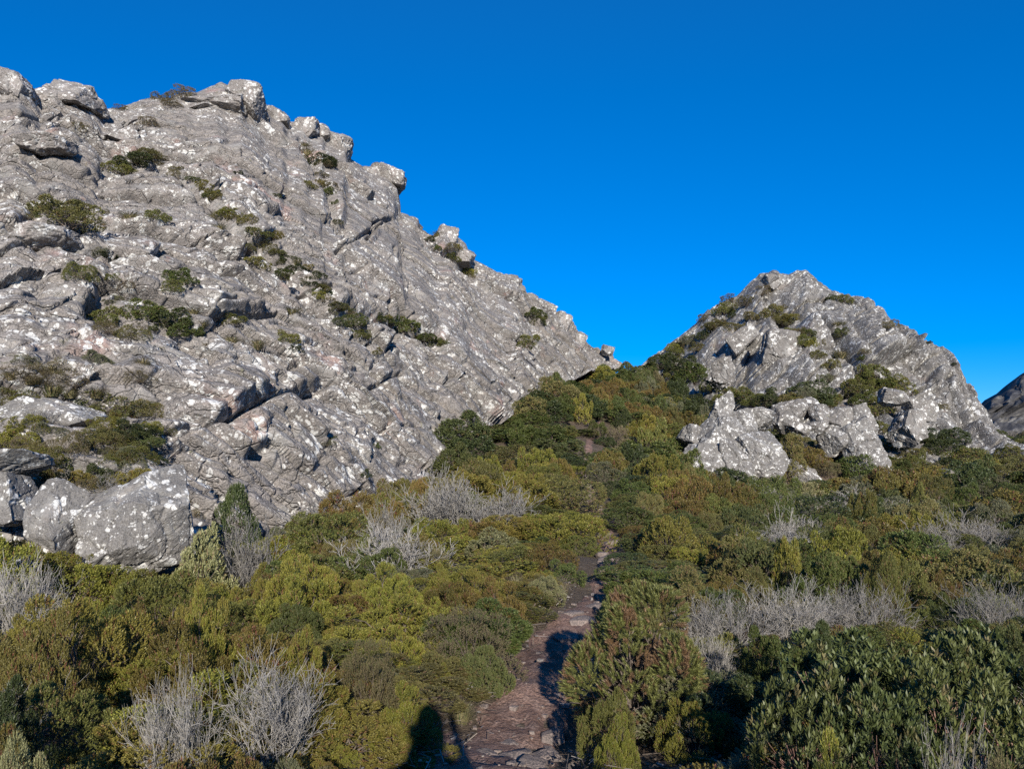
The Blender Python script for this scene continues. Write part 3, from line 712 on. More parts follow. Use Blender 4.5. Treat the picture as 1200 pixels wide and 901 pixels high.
# ------------------------------------------------------------------ shrub prototypes
def unit(v): return v / np.maximum(1e-9, np.linalg.norm(v, axis=-1, keepdims=True))
def dome_tips(rg, M_, w, h, nlobe, lobe=(0.26, 0.42), inner=0.15, flat=1.0):
    """points and outward normals on the lumpy outside of a bush of width w and height h"""
    R = w / 2
    c = unit(rg.normal(size=(nlobe, 3))); c[:, 2] = np.abs(c[:, 2])
    rad = rg.uniform(*lobe, nlobe)
    k = rg.uniform(0.42, 0.80, nlobe) * rg.uniform(0.80, 1.18, nlobe)
    c = c * k[:, None]; c[:, 2] = c[:, 2] * flat + 0.12
    P = np.zeros((0, 3)); Nn = np.zeros((0, 3))
    while len(P) < M_:
        i = rg.randint(nlobe, size=M_ * 2)
        d = unit(rg.normal(size=(len(i), 3)))
        d = unit(d + 0.35 * unit(c[i]) + np.array([0, 0, 0.25]))
        p = c[i] + d * (rad[i] * (1 - inner * rg.rand(len(i)) ** 2))[:, None]
        dist = np.linalg.norm(p[:, None] - c[None], axis=2) / rad[None]
        ok = (dist.min(1) > 0.88) & (p[:, 2] > 0.03)
        P = np.concatenate([P, p[ok]]); Nn = np.concatenate([Nn, d[ok]])
    P = P[:M_]; Nn = Nn[:M_]
    top = np.percentile(P[:, 2], 99); ex = np.percentile(np.hypot(P[:, 0], P[:, 1]), 96); P[:, :2] /= ex; c[:, :2] /= ex
    return P * np.array([R, R, h / top]), Nn, c * np.array([R, R, h / top]), rad * R
def sprigs(rg, T, Ax, n, L, leaf, wid, spread, basek=0.0):
    """leaves set round short twigs that end at T"""
    m = len(T)
    ref = unit(np.cross(Ax, rg.normal(size=(m, 3)))); bi = np.cross(Ax, ref)
    a = (np.arange(n) + 0.5) / n
    ph = np.arange(n) * 2.399963 + rg.rand(m, 1) * 6.28
    th = spread * (1 - 0.55 * a) * rg.uniform(0.75, 1.25, (m, n))
    rad_ = ref[:, None] * np.cos(ph)[..., None] + bi[:, None] * np.sin(ph)[..., None]
    d = Ax[:, None] * np.cos(th)[..., None] + rad_ * np.sin(th)[..., None]
    base = T[:, None] - Ax[:, None] * (L * (1 - a))[None, :, None]
    ll = leaf * rg.uniform(0.7, 1.2, (m, n))[..., None]
    side = unit(np.cross(d, Ax[:, None] + 0.01)) * (wid / 2)
    tip = base + d * ll
    mid = base + d * ll * 0.5
    tone = np.clip(rg.rand(m, 1) * 0.55 + 0.45 * a[None] + rg.rand(m, n) * 0.25 - 0.15, 0, 0.85)
    dead = rg.rand(m, 1) > 0.93
    tone = np.where(dead, 1.0, tone)
    return base, mid, tip, side, tone
def tri_leaves(S):
    base, mid, tip, side, tone = S
    V = np.stack([base - side, base + side, tip], 2).reshape(-1, 3)
    F = np.arange(len(V)).reshape(-1, 3)
    return V, F, np.repeat(tone.reshape(-1), 3)
def quad_leaves(S, cup=0.0):
    base, mid, tip, side, tone = S
    V = np.stack([base, mid - side, tip, mid + side], 2).reshape(-1, 3)
    F = np.arange(len(V)).reshape(-1, 4)
    return V, F, np.repeat(tone.reshape(-1), 4)
def tubes(segs, sides=4):
    """segs: list of (p0, p1, r0, r1)"""
    s = np.array([np.concatenate([a, b, [ra, rb]]) for a, b, ra, rb in segs])
    p0, p1, r0, r1 = s[:, :3], s[:, 3:6], s[:, 6], s[:, 7]
    d = unit(p1 - p0); ref = np.where(np.abs(d[:, 2:3]) > 0.9, np.array([[1.0, 0, 0]]), np.array([[0, 0, 1.0]]))
    u = unit(np.cross(d, ref)); v = np.cross(d, u)
    an = np.arange(sides) * 2 * math.pi / sides
    ring = u[:, None] * np.cos(an)[None, :, None] + v[:, None] * np.sin(an)[None, :, None]
    V = np.concatenate([p0[:, None] + ring * r0[:, None, None], p1[:, None] + ring * r1[:, None, None]], 1)
    i = np.arange(len(s))[:, None] * (2 * sides); k = np.arange(sides)[None]; k2 = (k + 1) % sides
    F = np.stack([i + k, i + k2, i + k2 + sides, i + k + sides], -1).reshape(-1, 4)
    return V.reshape(-1, 3), F
def grow(rg, segs, p, d, L, r, depth, spread, up, nch, crook=0.25, shrink=0.72, rmin=0.001, tips=None, zmax=9e9):
    """a crooked branch of a few pieces that forks at its end and along its length"""
    n = 3 if depth > 0 else 2
    r1 = max(rmin, r * 0.68)
    for i in range(n):
        d = unit(d + rg.normal(size=3) * crook + np.array([0, 0, up]))
        q = p + d * L / n
        ra = r + (r1 - r) * i / n; rb = r + (r1 - r) * (i + 1) / n
        segs.append((p, q, ra, rb)); p = q
        if depth > 0 and i < n - 1 and rg.rand() < 0.55:
            grow(rg, segs, p, unit(d + rg.normal(size=3) * spread), L * shrink * rg.uniform(0.6, 1.0), rb * 0.7, depth - 1, spread, up, nch, crook, shrink, rmin, tips)
    if depth == 0:
        if tips is not None: tips.append((p, d))
        return
    for _ in range(nch):
        grow(rg, segs, p, unit(d + rg.normal(size=3) * spread), L * shrink * rg.uniform(0.7, 1.15), r1 * 0.8, depth - 1, spread, up, nch, crook, shrink, rmin, tips)
def stems_to(rg, C, h, r=0.012, sub=2):
    segs = []
    for c in C * 0.86:
        p = np.array([0.0, 0.0, -0.05])
        mid = c * np.array([0.45, 0.45, 0.55])
        pts = [p, (p + mid) / 2 + rg.normal(size=3) * 0.03 * h, mid, (mid + c) / 2 + rg.normal(size=3) * 0.04 * h, c]
        for i in range(4): segs.append((pts[i], pts[i + 1], r * (1 - 0.18 * i), r * (1 - 0.18 * (i + 1))))
        for _ in range(sub):
            q = c + rg.normal(size=3) * 0.07 * h
            segs.append((pts[3], q, r * 0.4, r * 0.15))
    return segs

PROTO = {}
def leafy(kind, lod, seed, w, h, nlobe, M_, n, L, leaf, wid, spread, mat, stem_mat=M_STEM, lobe=(0.26, 0.42), upk=0.6, quad=False, stem_r=0.012, inner=0.15, flat=1.0, sub=2):
    rg = np.random.RandomState(seed)
    T, Nn, C, R = dome_tips(rg, M_, w, h, nlobe, lobe, inner, flat)
    Ax = unit(Nn + np.array([0, 0, upk]) + rg.normal(size=T.shape) * 0.3)
    S = sprigs(rg, T, Ax, n, L, leaf, wid, spread)
    V, F, t = (quad_leaves if quad else tri_leaves)(S)
    fm = mesh_np('foliage', V, F, mat, False, t)
    sv, sf = tubes(stems_to(rg, C, h, stem_r, sub), 5)
    sm = mesh_np('stems', sv, sf, stem_mat, True)
    PROTO.setdefault((kind, lod), []).append((w, h, [('stems', sm), ('foliage', fm)]))
sd = 1000
for v in range(3):
    sd += 10
    # kind, near protos about a metre across
    leafy('heath', 0, sd, 0.9, 0.62, 52, 4200, 9, 0.045, 0.014, 0.0075, 0.9, M['heath'], lobe=(0.11, 0.21), upk=1.1, stem_r=0.007)
    leafy('olive', 0, sd + 1, 1.0, 0.75, 40, 4000, 9, 0.045, 0.017, 0.0085, 1.0, M['olive'], lobe=(0.13, 0.27), stem_r=0.009)
    leafy('green', 0, sd + 2, 0.9, 0.7, 34, 4400, 8, 0.040, 0.020, 0.0095, 1.1, M['green'], lobe=(0.14, 0.28), stem_r=0.009)
    leafy('cream', 0, sd + 3, 1.0, 0.8, 30, 2800, 8, 0.045, 0.018, 0.0095, 1.0, M['cream'], lobe=(0.18, 0.3), stem_r=0.012)
    leafy('brown', 0, sd + 4, 0.9, 0.6, 26, 2400, 8, 0.05, 0.014, 0.006, 0.9, M['brown'], lobe=(0.18, 0.3), upk=0.9, stem_r=0.006, inner=0.5)
    leafy('broad', 0, sd + 5, 1.0, 0.85, 24, 640, 10, 0.028, 0.050, 0.017, 1.0, M['broad'], M_RSTEM, lobe=(0.22, 0.36), upk=1.3, quad=True, stem_r=0.009, inner=0.35, sub=6)
    # mid
    leafy('heath', 1, sd + 6, 1.5, 1.0, 36, 2000, 6, 0.08, 0.034, 0.020, 0.9, M['heath'], lobe=(0.15, 0.27), upk=1.0)
    leafy('olive', 1, sd + 7, 1.8, 1.35, 32, 2400, 6, 0.08, 0.036, 0.023, 1.0, M['olive'], lobe=(0.18, 0.32), stem_r=0.02)
    leafy('green', 1, sd + 8, 1.6, 1.25, 26, 2200, 6, 0.08, 0.038, 0.024, 1.1, M['green'], lobe=(0.18, 0.33), stem_r=0.02)
    leafy('cream', 1, sd + 9, 1.5, 1.2, 36, 1800, 6, 0.08, 0.038, 0.024, 1.0, M['cream'], lobe=(0.16, 0.27), stem_r=0.022)
    leafy('brown', 1, sd + 3, 1.5, 1.0, 30, 1500, 6, 0.09, 0.036, 0.013, 0.9, M['brown'], lobe=(0.18, 0.3), upk=0.9, inner=0.5)
    # far
    leafy('heath', 2, sd + 4, 2.4, 1.5, 30, 1300, 5, 0.15, 0.08, 0.046, 0.9, M['heath'], lobe=(0.16, 0.28), upk=0.9, stem_r=0.02)
    leafy('olive', 2, sd + 5, 2.6, 1.9, 30, 1400, 5, 0.15, 0.085, 0.052, 1.0, M['olive'], lobe=(0.18, 0.3), stem_r=0.03)
    leafy('green', 2, sd + 6, 2.4, 1.9, 26, 1400, 5, 0.15, 0.09, 0.054, 1.1, M['green'], lobe=(0.18, 0.32), stem_r=0.03)
    leafy('brown', 2, sd + 7, 2.2, 1.4, 26, 1000, 5, 0.16, 0.085, 0.032, 0.9, M['brown'], lobe=(0.18, 0.3), inner=0.5, stem_r=0.02)
    leafy('cream', 2, sd + 8, 2.2, 1.6, 30, 1100, 5, 0.16, 0.09, 0.04, 1.0, M['cream'], lobe=(0.18, 0.3), stem_r=0.02)

def dead(lod, seed, w, h, nstem, L, r, depth, rmin, spread=0.42, up=0.10, nch=3):
    rg = np.random.RandomState(seed); segs = []; trunk = []
    for i in range(nstem):
        a = rg.rand() * 6.28; tilt = rg.uniform(0.15, 0.85)
        d = unit(np.array([math.cos(a) * tilt, math.sin(a) * tilt, 1.0]))
        s0 = []
        grow(rg, s0, np.array([math.cos(a) * 0.06 * w, math.sin(a) * 0.06 * w, -0.05]), d, L * rg.uniform(0.75, 1.2), r * rg.uniform(0.6, 1.2), depth, spread, up, nch, 0.30, 0.74, rmin)
        trunk += s0[:3]; segs += s0[3:]
    allp = np.array([s[1] for s in segs]); hh = np.percentile(allp[:, 2], 97); ww = 2 * np.percentile(np.hypot(allp[:, 0], allp[:, 1]), 94)
    k = np.array([w / ww, w / ww, h / hh])
    sc_ = lambda S: [(a * k, b * k, ra, rb) for a, b, ra, rb in S]
    v, f = tubes(sc_(trunk), 6); v2, f2 = tubes(sc_(segs), 3)
    PROTO.setdefault(('dead', lod), []).append((w, h, [('stems', mesh_np('stems', v, f, M_DEAD, True)), ('twigs', mesh_np('twigs', v2, f2, M_DEAD, True))]))
for v in range(3):
    dead(0, 300 + v, 0.9, 0.7, 26, 0.24, 0.0085, 3, 0.0014, 0.36, 0.13)
    dead(1, 310 + v, 1.5, 1.0, 24, 0.34, 0.014, 3, 0.0042, 0.36, 0.13)
    dead(2, 320 + v, 2.2, 1.3, 22, 0.5, 0.024, 3, 0.010, 0.38, 0.12)
def grass(seed, lod, w, h, n, wid):
    rg = np.random.RandomState(seed)
    a = rg.rand(n) * 6.28; rr = np.sqrt(rg.rand(n)) * w * 0.16; b = np.stack([np.cos(a) * rr, np.sin(a) * rr, 0 * a - 0.02], -1)
    a2 = a + rg.normal(size=n) * 0.5; out = rg.uniform(0.2, 0.75, n) * w; ht = h * rg.uniform(0.25, 1.0, n)
    dirv = np.stack([np.cos(a2), np.sin(a2), 0 * a], -1)
    m1 = b + dirv * (out * 0.3)[:, None] + np.stack([0 * a, 0 * a, ht * 0.72], -1); tip = b + dirv * out[:, None] + np.stack([0 * a, 0 * a, ht], -1)
    s = np.stack([-np.sin(a2), np.cos(a2), 0 * a], -1) * wid / 2
    V = np.stack([b - s, b + s, m1 + s * 0.8, m1 - s * 0.8, tip], 1).reshape(-1, 3)
    i = np.arange(n)[:, None] * 5
    F = np.concatenate([i + np.array([[0, 1, 2]]), i + np.array([[0, 2, 3]]), i + np.array([[3, 2, 4]])])
    t = np.repeat(np.clip(rg.rand(n), 0, 1), 5)
    PROTO.setdefault(('grass', lod), []).append((w, h, [('blades', mesh_np('blades', V, F, M['grass'], False, t))]))
for v in range(2):
    grass(400 + v, 0, 0.5, 0.32, 420, 0.005); grass(410 + v, 1, 0.8, 0.4, 300, 0.016); grass(420 + v, 2, 1.4, 0.6, 260, 0.04)

# ------------------------------------------------------------------ placing shrubs
M.update({
 'bronze': leaf_material('bronze_leaf', (0.095, 0.070, 0.018), (0.205, 0.160, 0.042), (0.20, 0.085, 0.05), 0.5, 0.22, 0.35, 0.88, 0.4, (0.16, 0.165, 0.04)),
 'dark': leaf_material('dark_leaf', (0.026, 0.038, 0.011), (0.075, 0.092, 0.030), (0.10, 0.10, 0.04), 0.5, 0.18, 0.4, 0.97, 0.4),
 'grey': leaf_material('greygreen_leaf', (0.085, 0.090, 0.045), (0.190, 0.192, 0.105), (0.20, 0.16, 0.11), 0.6, 0.2, 0.3, 0.90, 0.4),
})
PROTO_OF = {'bronze': 'heath', 'dark': 'green', 'grey': 'olive'}
KINDNAME = {'heath': ('heath_shrub', 'heath shrub'), 'bronze': ('bronze_heath_shrub', 'bronze shrub'), 'olive': ('tea_tree_shrub', 'tea-tree shrub'), 'green': ('leafy_shrub', 'leafy shrub'),
            'dark': ('dark_shrub', 'dark shrub'), 'grey': ('grey_leaved_shrub', 'grey-leaved shrub'), 'cream': ('pale_shrub', 'pale shrub'),
            'brown': ('brown_shrub', 'brown shrub'), 'dead': ('dead_shrub', 'dead shrub'), 'broad': ('broadleaf_shrub', 'broadleaf shrub'), 'spiky': ('needle_shrub', 'needle shrub'), 'grass': ('grass_tuft', 'grass tuft')}
LOOK = {'heath': 'yellow-green heath shrub', 'bronze': 'bronze tinged heath shrub', 'olive': 'olive lumpy crowned shrub', 'green': 'mid green leafy shrub', 'dark': 'dark green shrub', 'grey': 'grey-green shrub',
        'cream': 'pale cream-green shrub', 'brown': 'faded brown thin shrub', 'dead': 'leafless silver-grey shrub', 'broad': 'leathery broad-leaved shrub', 'grass': 'dry straw grass tuft'}
counts = {}
PLAN = []          # every shrub before culling: dict
def plan(kind, lod, pos, w, h, label=None, group=None, rz=None, variant=None, sy=1.0, keep=False, tilt=0.05):
    PLAN.append(dict(kind=kind, lod=lod, pos=tuple(float(q) for q in pos), w=w, h=h, label=label, group=group, rz=rz, variant=variant, sy=sy, keep=keep, tilt=tilt))
def shrub(q):
    kind = q['kind']
    ps = PROTO[(PROTO_OF.get(kind, kind), q['lod'])]
    pw, ph, parts = ps[q['variant'] if q['variant'] is not None else rnd.randrange(len(ps))]
    nm, cat = KINDNAME[kind]
    e = bpy.data.objects.new(nm, None); col.objects.link(e); e.empty_display_size = 0.2
    e.location = q['pos']; t = q['tilt']
    e.rotation_euler = (rnd.gauss(0, t), rnd.gauss(0, t), rnd.uniform(0, 6.28) if q['rz'] is None else q['rz'])
    a_ = rnd.uniform(0.85, 1.15) if q['sy'] == 1.0 else q['sy']
    e.scale = (q['w'] / pw, q['w'] / pw * a_, q['h'] / ph)
    for pn, me in parts:
        c = bpy.data.objects.new(pn, me); col.objects.link(c); c.parent = e
        if pn != 'stems': c['kind'] = 'stuff'
        if kind in PROTO_OF and pn == 'foliage':
            c.material_slots[0].link = 'OBJECT'; c.material_slots[0].material = M[kind]
    tag(e, q['label'], cat, q['group'])
    counts[kind] = counts.get(kind, 0) + 1
    return e
def lod_of(Y): return 0 if Y < 8.5 else (1 if Y < 26 else 2)

placed = []; fronts = []
def note(kind, px, py, Y, wpx, label, group=None, hmin=0.3, hmax=2.4, lod=None, sy=1.0, rz=None, variant=None):
    """a shrub whose top shows at this pixel; it stands on the ground at depth Y"""
    p = at(px, py, Y); g = H(p[0], p[1])[0]; w = wpx * Y / FPX
    h = min(hmax, max(hmin, p[2] - g))
    l = lod_of(Y) if lod is None else lod
    if (PROTO_OF.get(kind, kind), l) not in PROTO: l = 0
    placed.append((p[0], p[1], w * (0.55 if kind == 'dead' else 0.50)))
    fronts.append((p[0], p[1], w * 0.5, g + h))
    plan(kind, l, (p[0], p[1], g - 0.02), w, h, label, group, rz, variant, sy, True)

# the needle-leaved bush that overhangs the path
def needle_bush():
    rg = np.random.RandomState(5)
    w, h = 0.86, 0.86
    T, Nn, C, R = dome_tips(rg, 2800, w, h, 20, (0.33, 0.50), 0.25)
    T[:, 2] = h * (1 - (1 - np.clip(T[:, 2] / h, 0, 1)) ** 1.5)
    T += 0.03 * np.stack([fbm(T / 0.16, 40 + q, 2) for q in range(3)], -1)
    Ax = unit(Nn + np.array([0, 0, 0.5]) + rg.normal(size=T.shape) * 0.25)
    S_ = list(sprigs(rg, T, Ax, 30, 0.050, 0.024, 0.0046, 0.95)); br = (rg.rand(len(T)) < 0.30 * (1 - T[:, 2] / h)) | (fbm(T / 0.12, 66, 2) > 0.62)
    S_[4] = np.where(br[:, None], 1.0, S_[4]); V, F, t = tri_leaves(S_)
    fm = mesh_np('foliage', V, F, M['spiky'], False, t)
    sv, sf = tubes(stems_to(rg, np.concatenate([C, T[::20] * 0.8]), h, 0.012, 1), 5)
    PROTO[('spiky', 0)] = [(w, h, [('stems', mesh_np('stems', sv, sf, M_STEM, True)), ('foliage', fm)])]
needle_bush()

placed.extend([(0.62, 4.0, 0.42), (0.60, 3.5, 0.42), (0.55, 3.0, 0.35)])
note('spiky', 748, 682, 4.6, 165, 'dense needle-leaved bush overhanging the edge of the path', hmin=0.82, sy=1.25, rz=0.3)

NB = 'between the path and the larger crag'; NR = 'on the flat beside the path below the smaller crag'
SPEC = [
 ('olive', 385, 598, 13.0, 135, 'big domed olive bush with rusty patches in front of the larger crag'),
 ('cream', 576, 617, 11.0, 92, 'rounded cream topped bush on bare grey stems beside the path'),
 ('dead', 520, 560, 15.5, 95, 'tall grey clump of upright bare stems below the larger crag'),
 ('dead', 585, 578, 15.0, 90, 'wide grey clump of bare twigs behind the cream topped bush'),
 ('dead', 450, 600, 13.5, 60, 'grey twiggy clump beside the big domed olive bush'),
 ('dead', 325, 782, 3.6, 140, 'large silvery dead bush of crowded upright twigs in the yellow heath'),
 ('dead', 215, 800, 3.4, 95, 'silvery dead shrub with one crooked white limb, next to the large dead bush'),
 ('dead', 25, 668, 7.6, 110, 'dense grey dead shrub below the low pinkish rock'),
 ('cream', 235, 615, 10.6, 80, 'pale shrub with grey-green crown beside the broad boulder'),
 ('dead', 290, 622, 11.2, 80, 'low grey dead mat between the pale shrub and the domed olive bush'),
 ('dark', 282, 566, 14.3, 70, 'dark blue-green shrub standing at the foot of the larger crag'),
 ('green', 345, 705, 6.2, 90, 'rounded mid green shrub among yellow heath'),
 ('green', 455, 640, 9.5, 70, 'upright green shrub beside a purplish brown shrub'),
 ('brown', 500, 630, 9.8, 60, 'purplish brown shrub beside the cream topped bush'),
 ('green', 572, 752, 5.25, 72, 'low bright green shrub at the left edge of the path'),
 ('cream', 640, 690, 7.9, 46, 'small whitish shrub at the bend of the path'),
 ('green', 662, 668, 9.2, 60, 'green shrub crowding the narrow stretch of path'),
 ('dark', 742, 648, 10.0, 66, 'dark shrub hiding the narrow stretch of path'),
 ('olive', 676, 640, 12.0, 56, 'olive shrub on the bank where the path narrows'),
 ('grass', 540, 800, 4.75, 40, 'pale spiky grass tuft under the low bright green shrub'),
 ('dead', 852, 700, 6.0, 110, 'rounded grey dead bush behind the needle-leaved bush'),
 ('dead', 925, 690, 6.4, 110, 'grey dead shrub with white limbs behind the broad-leaved shrubs'),
 ('dead', 1010, 690, 6.6, 100, 'grey dead shrub with thin spreading twigs behind the broad-leaved shrubs'),
 ('dead', 1170, 690, 6.6, 110, 'grey dead shrub at the edge of the broad-leaved shrubs'),
 ('dead', 830, 745, 4.9, 70, 'silvery twig ball pressed against the needle-leaved bush'),
 ('broad', 985, 738, 3.7, 170, 'glossy broad-leaved shrub with reddish stems in front of grey dead twigs'),
 ('broad', 1090, 740, 3.6, 170, 'tall broad-leaved shrub with reddish stems in the middle of its group'),
 ('broad', 1185, 736, 3.7, 170, 'broad-leaved shrub with yellowed upper leaves'),
 ('broad', 940, 775, 3.1, 130, 'low broad-leaved shrub in deep shade beside the needle-leaved bush'),
 ('broad', 1035, 800, 2.9, 150, 'low broad-leaved shrub in front of its taller neighbour'),
 ('broad', 1145, 792, 2.95, 160, 'low spreading broad-leaved shrub beside brown heath'),
 ('heath', 815, 835, 3.9, 90, 'ragged yellow-green heath shrub at the foot of the needle-leaved bush'),
 ('olive', 712, 800, 3.9, 80, 'shaded shrub crowding the path under the needle-leaved bush'),
 ('heath', 720, 852, 3.6, 60, 'small heath shrub in shade at the right edge of the path'),
 ('heath', 985, 862, 2.5, 110, 'sparse yellowing heath shrub in front of the broad-leaved shrubs'),
 ('brown', 1170, 868, 2.4, 130, 'brown heath shrub in front of the broad-leaved shrubs'),
 ('dead', 1110, 872, 2.5, 90, 'thin silver twigs in front of the broad-leaved shrubs'),
 ('green', 1132, 566, 25.0, 54, 'dark round bush beside the low rock line on the heath'),
 ('green', 1182, 564, 25.0, 54, 'twin dark round bush beside the low rock line on the heath'),
 ('dead', 1090, 618, 15.0, 62, 'rounded pale grey dead bush alone among olive heath'),
 ('dead', 870, 572, 29.0, 110, 'low grey dead thicket at the foot of the ribbed outcrop'),
 ('dead', 1000, 582, 25.0, 100, 'low grey dead thicket below the blunt slab outcrop'),
 ('dead', 910, 622, 14.0, 90, 'spreading grey dead shrub on the open heath below the ribbed outcrop'),
 ('green', 790, 600, 14.5, 80, 'dark shrub leaning over the path where it narrows'),
 ('green', 745, 560, 20.0, 60, 'dark green shrub beside the stone steps of the path'),
 ('brown', 722, 498, 38.0, 34, 'round reddish brown shrub beside the upper path'),
 ('olive', 765, 490, 38.0, 46, 'tall olive shrub beside the reddish brown shrub'),
 ('green', 700, 492, 41.0, 34, 'bright green shrub above the stone steps of the path'),
 ('green', 620, 480, 40.0, 70, 'dark spreading shrub where the larger crag meets the gully'),
 ('olive', 600, 520, 30.0, 80, 'broad olive shrub at the foot of the larger crag slabs'),
 ('green', 555, 545, 25.0, 70, 'dark shadowed shrub below the larger crag slabs'),
 ('olive', 640, 590, 16.0, 90, 'large rounded olive shrub on the bank above the path'),
 ('green', 620, 640, 11.5, 80, 'mid green shrub on the bank beside the cream topped bush'),
 ('olive', 926, 508, 41.6, 40, 'olive shrub filling the gap between the ribbed and blunt outcrops'),
 ('bronze', 952, 524, 41.2, 44, 'bronze heath shrub below the block jumble'),
 ('brown', 968, 538, 40.6, 36, 'brown shrub against the blunt slab outcrop'),
 ('olive', 930, 532, 40.0, 40, 'olive shrub beside the ribbed outcrop'),
 ('brown', 440, 745, 4.6, 80, 'dull brown shrub between yellow heath and the path'),
 ('heath', 470, 730, 5.6, 90, 'bright yellow heath shrub close to the path'),
 ('heath', 480, 800, 4.0, 110, 'tall yellow-green heath shrub beside the large dead bush'),
 ('cream', 20, 865, 2.7, 110, 'pale fuzzy shrub in front of the yellow heath'),
]
for s in SPEC: note(*s, **({'hmin': 0.1, 'hmax': 0.16} if s[0] == 'grass' else {}))

for i_, (bx, by, bw, bh_) in enumerate(((0.95, 0.70, 0.9, 1.15), (1.6, 0.85, 1.0, 1.15), (2.3, 1.15, 1.1, 1.0), (1.25, 0.1, 1.0, 1.1), (2.0, 0.2, 1.1, 1.1), (2.9, 0.5, 1.2, 1.1), (3.4, 1.5, 1.0, 0.9))):
    plan('green' if i_ % 2 else 'olive', 0, (bx, by, float(H(bx, by)[0]) - 0.02), bw, bh_, ('mid green' if i_ % 2 else 'olive') + ' waist-high shrub beside the person on the path', 'waist-high shrubs beside the person', None, None, 1.0, True)
# fill the rest of the heath
bvs = [BV1, BV2] + rock_bv
def rock_top(x, y):
    z = -99
    for b in bvs:
        h_ = b.ray_cast(Vector((x, y, 80)), Vector((0, 0, -1)))
        if h_[0] is not None and h_[0].z > z: z = h_[0].z
    return z
def zone(x, y):
    if y > 28 and x < 12 + (y - 30) * 0.06 and x > -6: return 'gully'
    return 'left' if x < np.interp(y, pathw[:, 1], pathw[:, 0]) else 'right'
# places that a label can point to, with the spot on the ground each stands on
def gp(px, py, Y):
    p = at(px, py, Y); return (p[0], p[1])
LAND = [('the needle-leaved bush', *gp(762, 800, 4.7)), ('the broad-leaved shrubs', *gp(1080, 800, 3.6)), ('the big domed olive bush', *gp(385, 640, 13)), ('the cream topped bush', *gp(576, 640, 11)),
        ('the large silvery dead bush', *gp(318, 820, 3.5)), ('the broad lichen splashed boulder', *gp(152, 640, 11.6)), ('the squarish leaning boulder', *gp(60, 650, 11)), ('the dense grey dead shrub', *gp(25, 690, 7.6)),
        ('the pale fuzzy shrub', *gp(20, 880, 2.7)), ('the rounded mid green shrub', *gp(345, 720, 6.2)), ('the first bend of the path', *gp(670, 720, 7.2)), ('the low bright green shrub', *gp(560, 780, 5.2)),
        ('the narrow shaded stretch of path', *gp(712, 650, 10.8)), ('the stone steps of the path', *gp(695, 590, 19)), ('the upper end of the path', *gp(690, 520, 36)), ('the ribbed outcrop', *gp(850, 570, 36.5)),
        ('the blunt slab outcrop', *gp(1000, 565, 40)), ('the low rock line on the heath', *gp(1140, 565, 29.5)), ('the twin dark round bushes', *gp(1160, 590, 24)), ('the rounded pale grey dead bush', *gp(1090, 640, 15)),
        ('the tall grey stem clump', *gp(520, 600, 15.5)), ('the foot of the larger crag slabs', *gp(480, 560, 25)), ('the shoulder where crag meets gully', *gp(620, 480, 42)), ('the saddle', *gp(735, 430, 72)),
        ('the middle of the gully', *gp(700, 470, 50)), ('the gully side of the smaller crag', *gp(790, 450, 60)), ('the spreading grey dead shrub', *gp(910, 640, 14)), ('the silvery twig ball', *gp(830, 770, 5.2)),
        ('the foot of the smaller crag', *gp(1120, 545, 43)), ('the band of grey dead shrubs', *gp(1010, 700, 7)), ('the purplish brown shrub', *gp(500, 650, 9.8)), ('the dark shrub leaning over the path', *gp(790, 620, 14)),
        ('the open heath below the low rock line', *gp(1060, 600, 19)), ('the ground behind the needle-leaved bush', *gp(800, 680, 8.5)), ('the heath below the boulders', *gp(150, 700, 7)), ('the yellow heath slope', *gp(90, 790, 4.2))]
def lab(kind, x, y, w, h, wm, hm):
    i = min(range(len(LAND)), key=lambda k: math.hypot(x - LAND[k][1], (y - LAND[k][2]) * 0.8))
    size = 'tall' if h > hm * 1.2 else ('low' if h < hm * 0.8 else ('wide' if w > wm * 1.12 else ('small' if w < wm * 0.85 else 'mid-sized')))
    return size + ' ' + LOOK[kind] + ' near ' + LAND[i][0]
MIX = {'left': [('heath', .46), ('bronze', .14), ('olive', .13), ('green', .06), ('grey', .05), ('brown', .05), ('dead', .06), ('cream', .03), ('dark', .02)],
       'right': [('heath', .17), ('bronze', .13), ('olive', .20), ('green', .12), ('dark', .06), ('grey', .06), ('brown', .08), ('dead', .16), ('cream', .02)],
       'gully': [('olive', .30), ('green', .26), ('dark', .10), ('heath', .07), ('bronze', .09), ('grey', .06), ('brown', .07), ('dead', .04), ('cream', .01)]}
cand = []
def ring(y0, y1, step, jit):
    y = y0
    while y < y1:
        xm = 0.76 * y + 1.9; x = -xm
        while x < xm:
            cand.append((x + rnd.uniform(-jit, jit) * step, y + rnd.uniform(-jit, jit) * step, step)); x += step
        y += step
ring(2.1, 9.0, 0.46, 0.48); ring(9.0, 17, 0.66, 0.48); ring(17, 30, 0.95, 0.48); ring(30, 86, 1.5, 0.48)
patch = lambda x, y, s: float(vnoise(np.array([[x / s, y / s, 3.7]]), 8)[0])
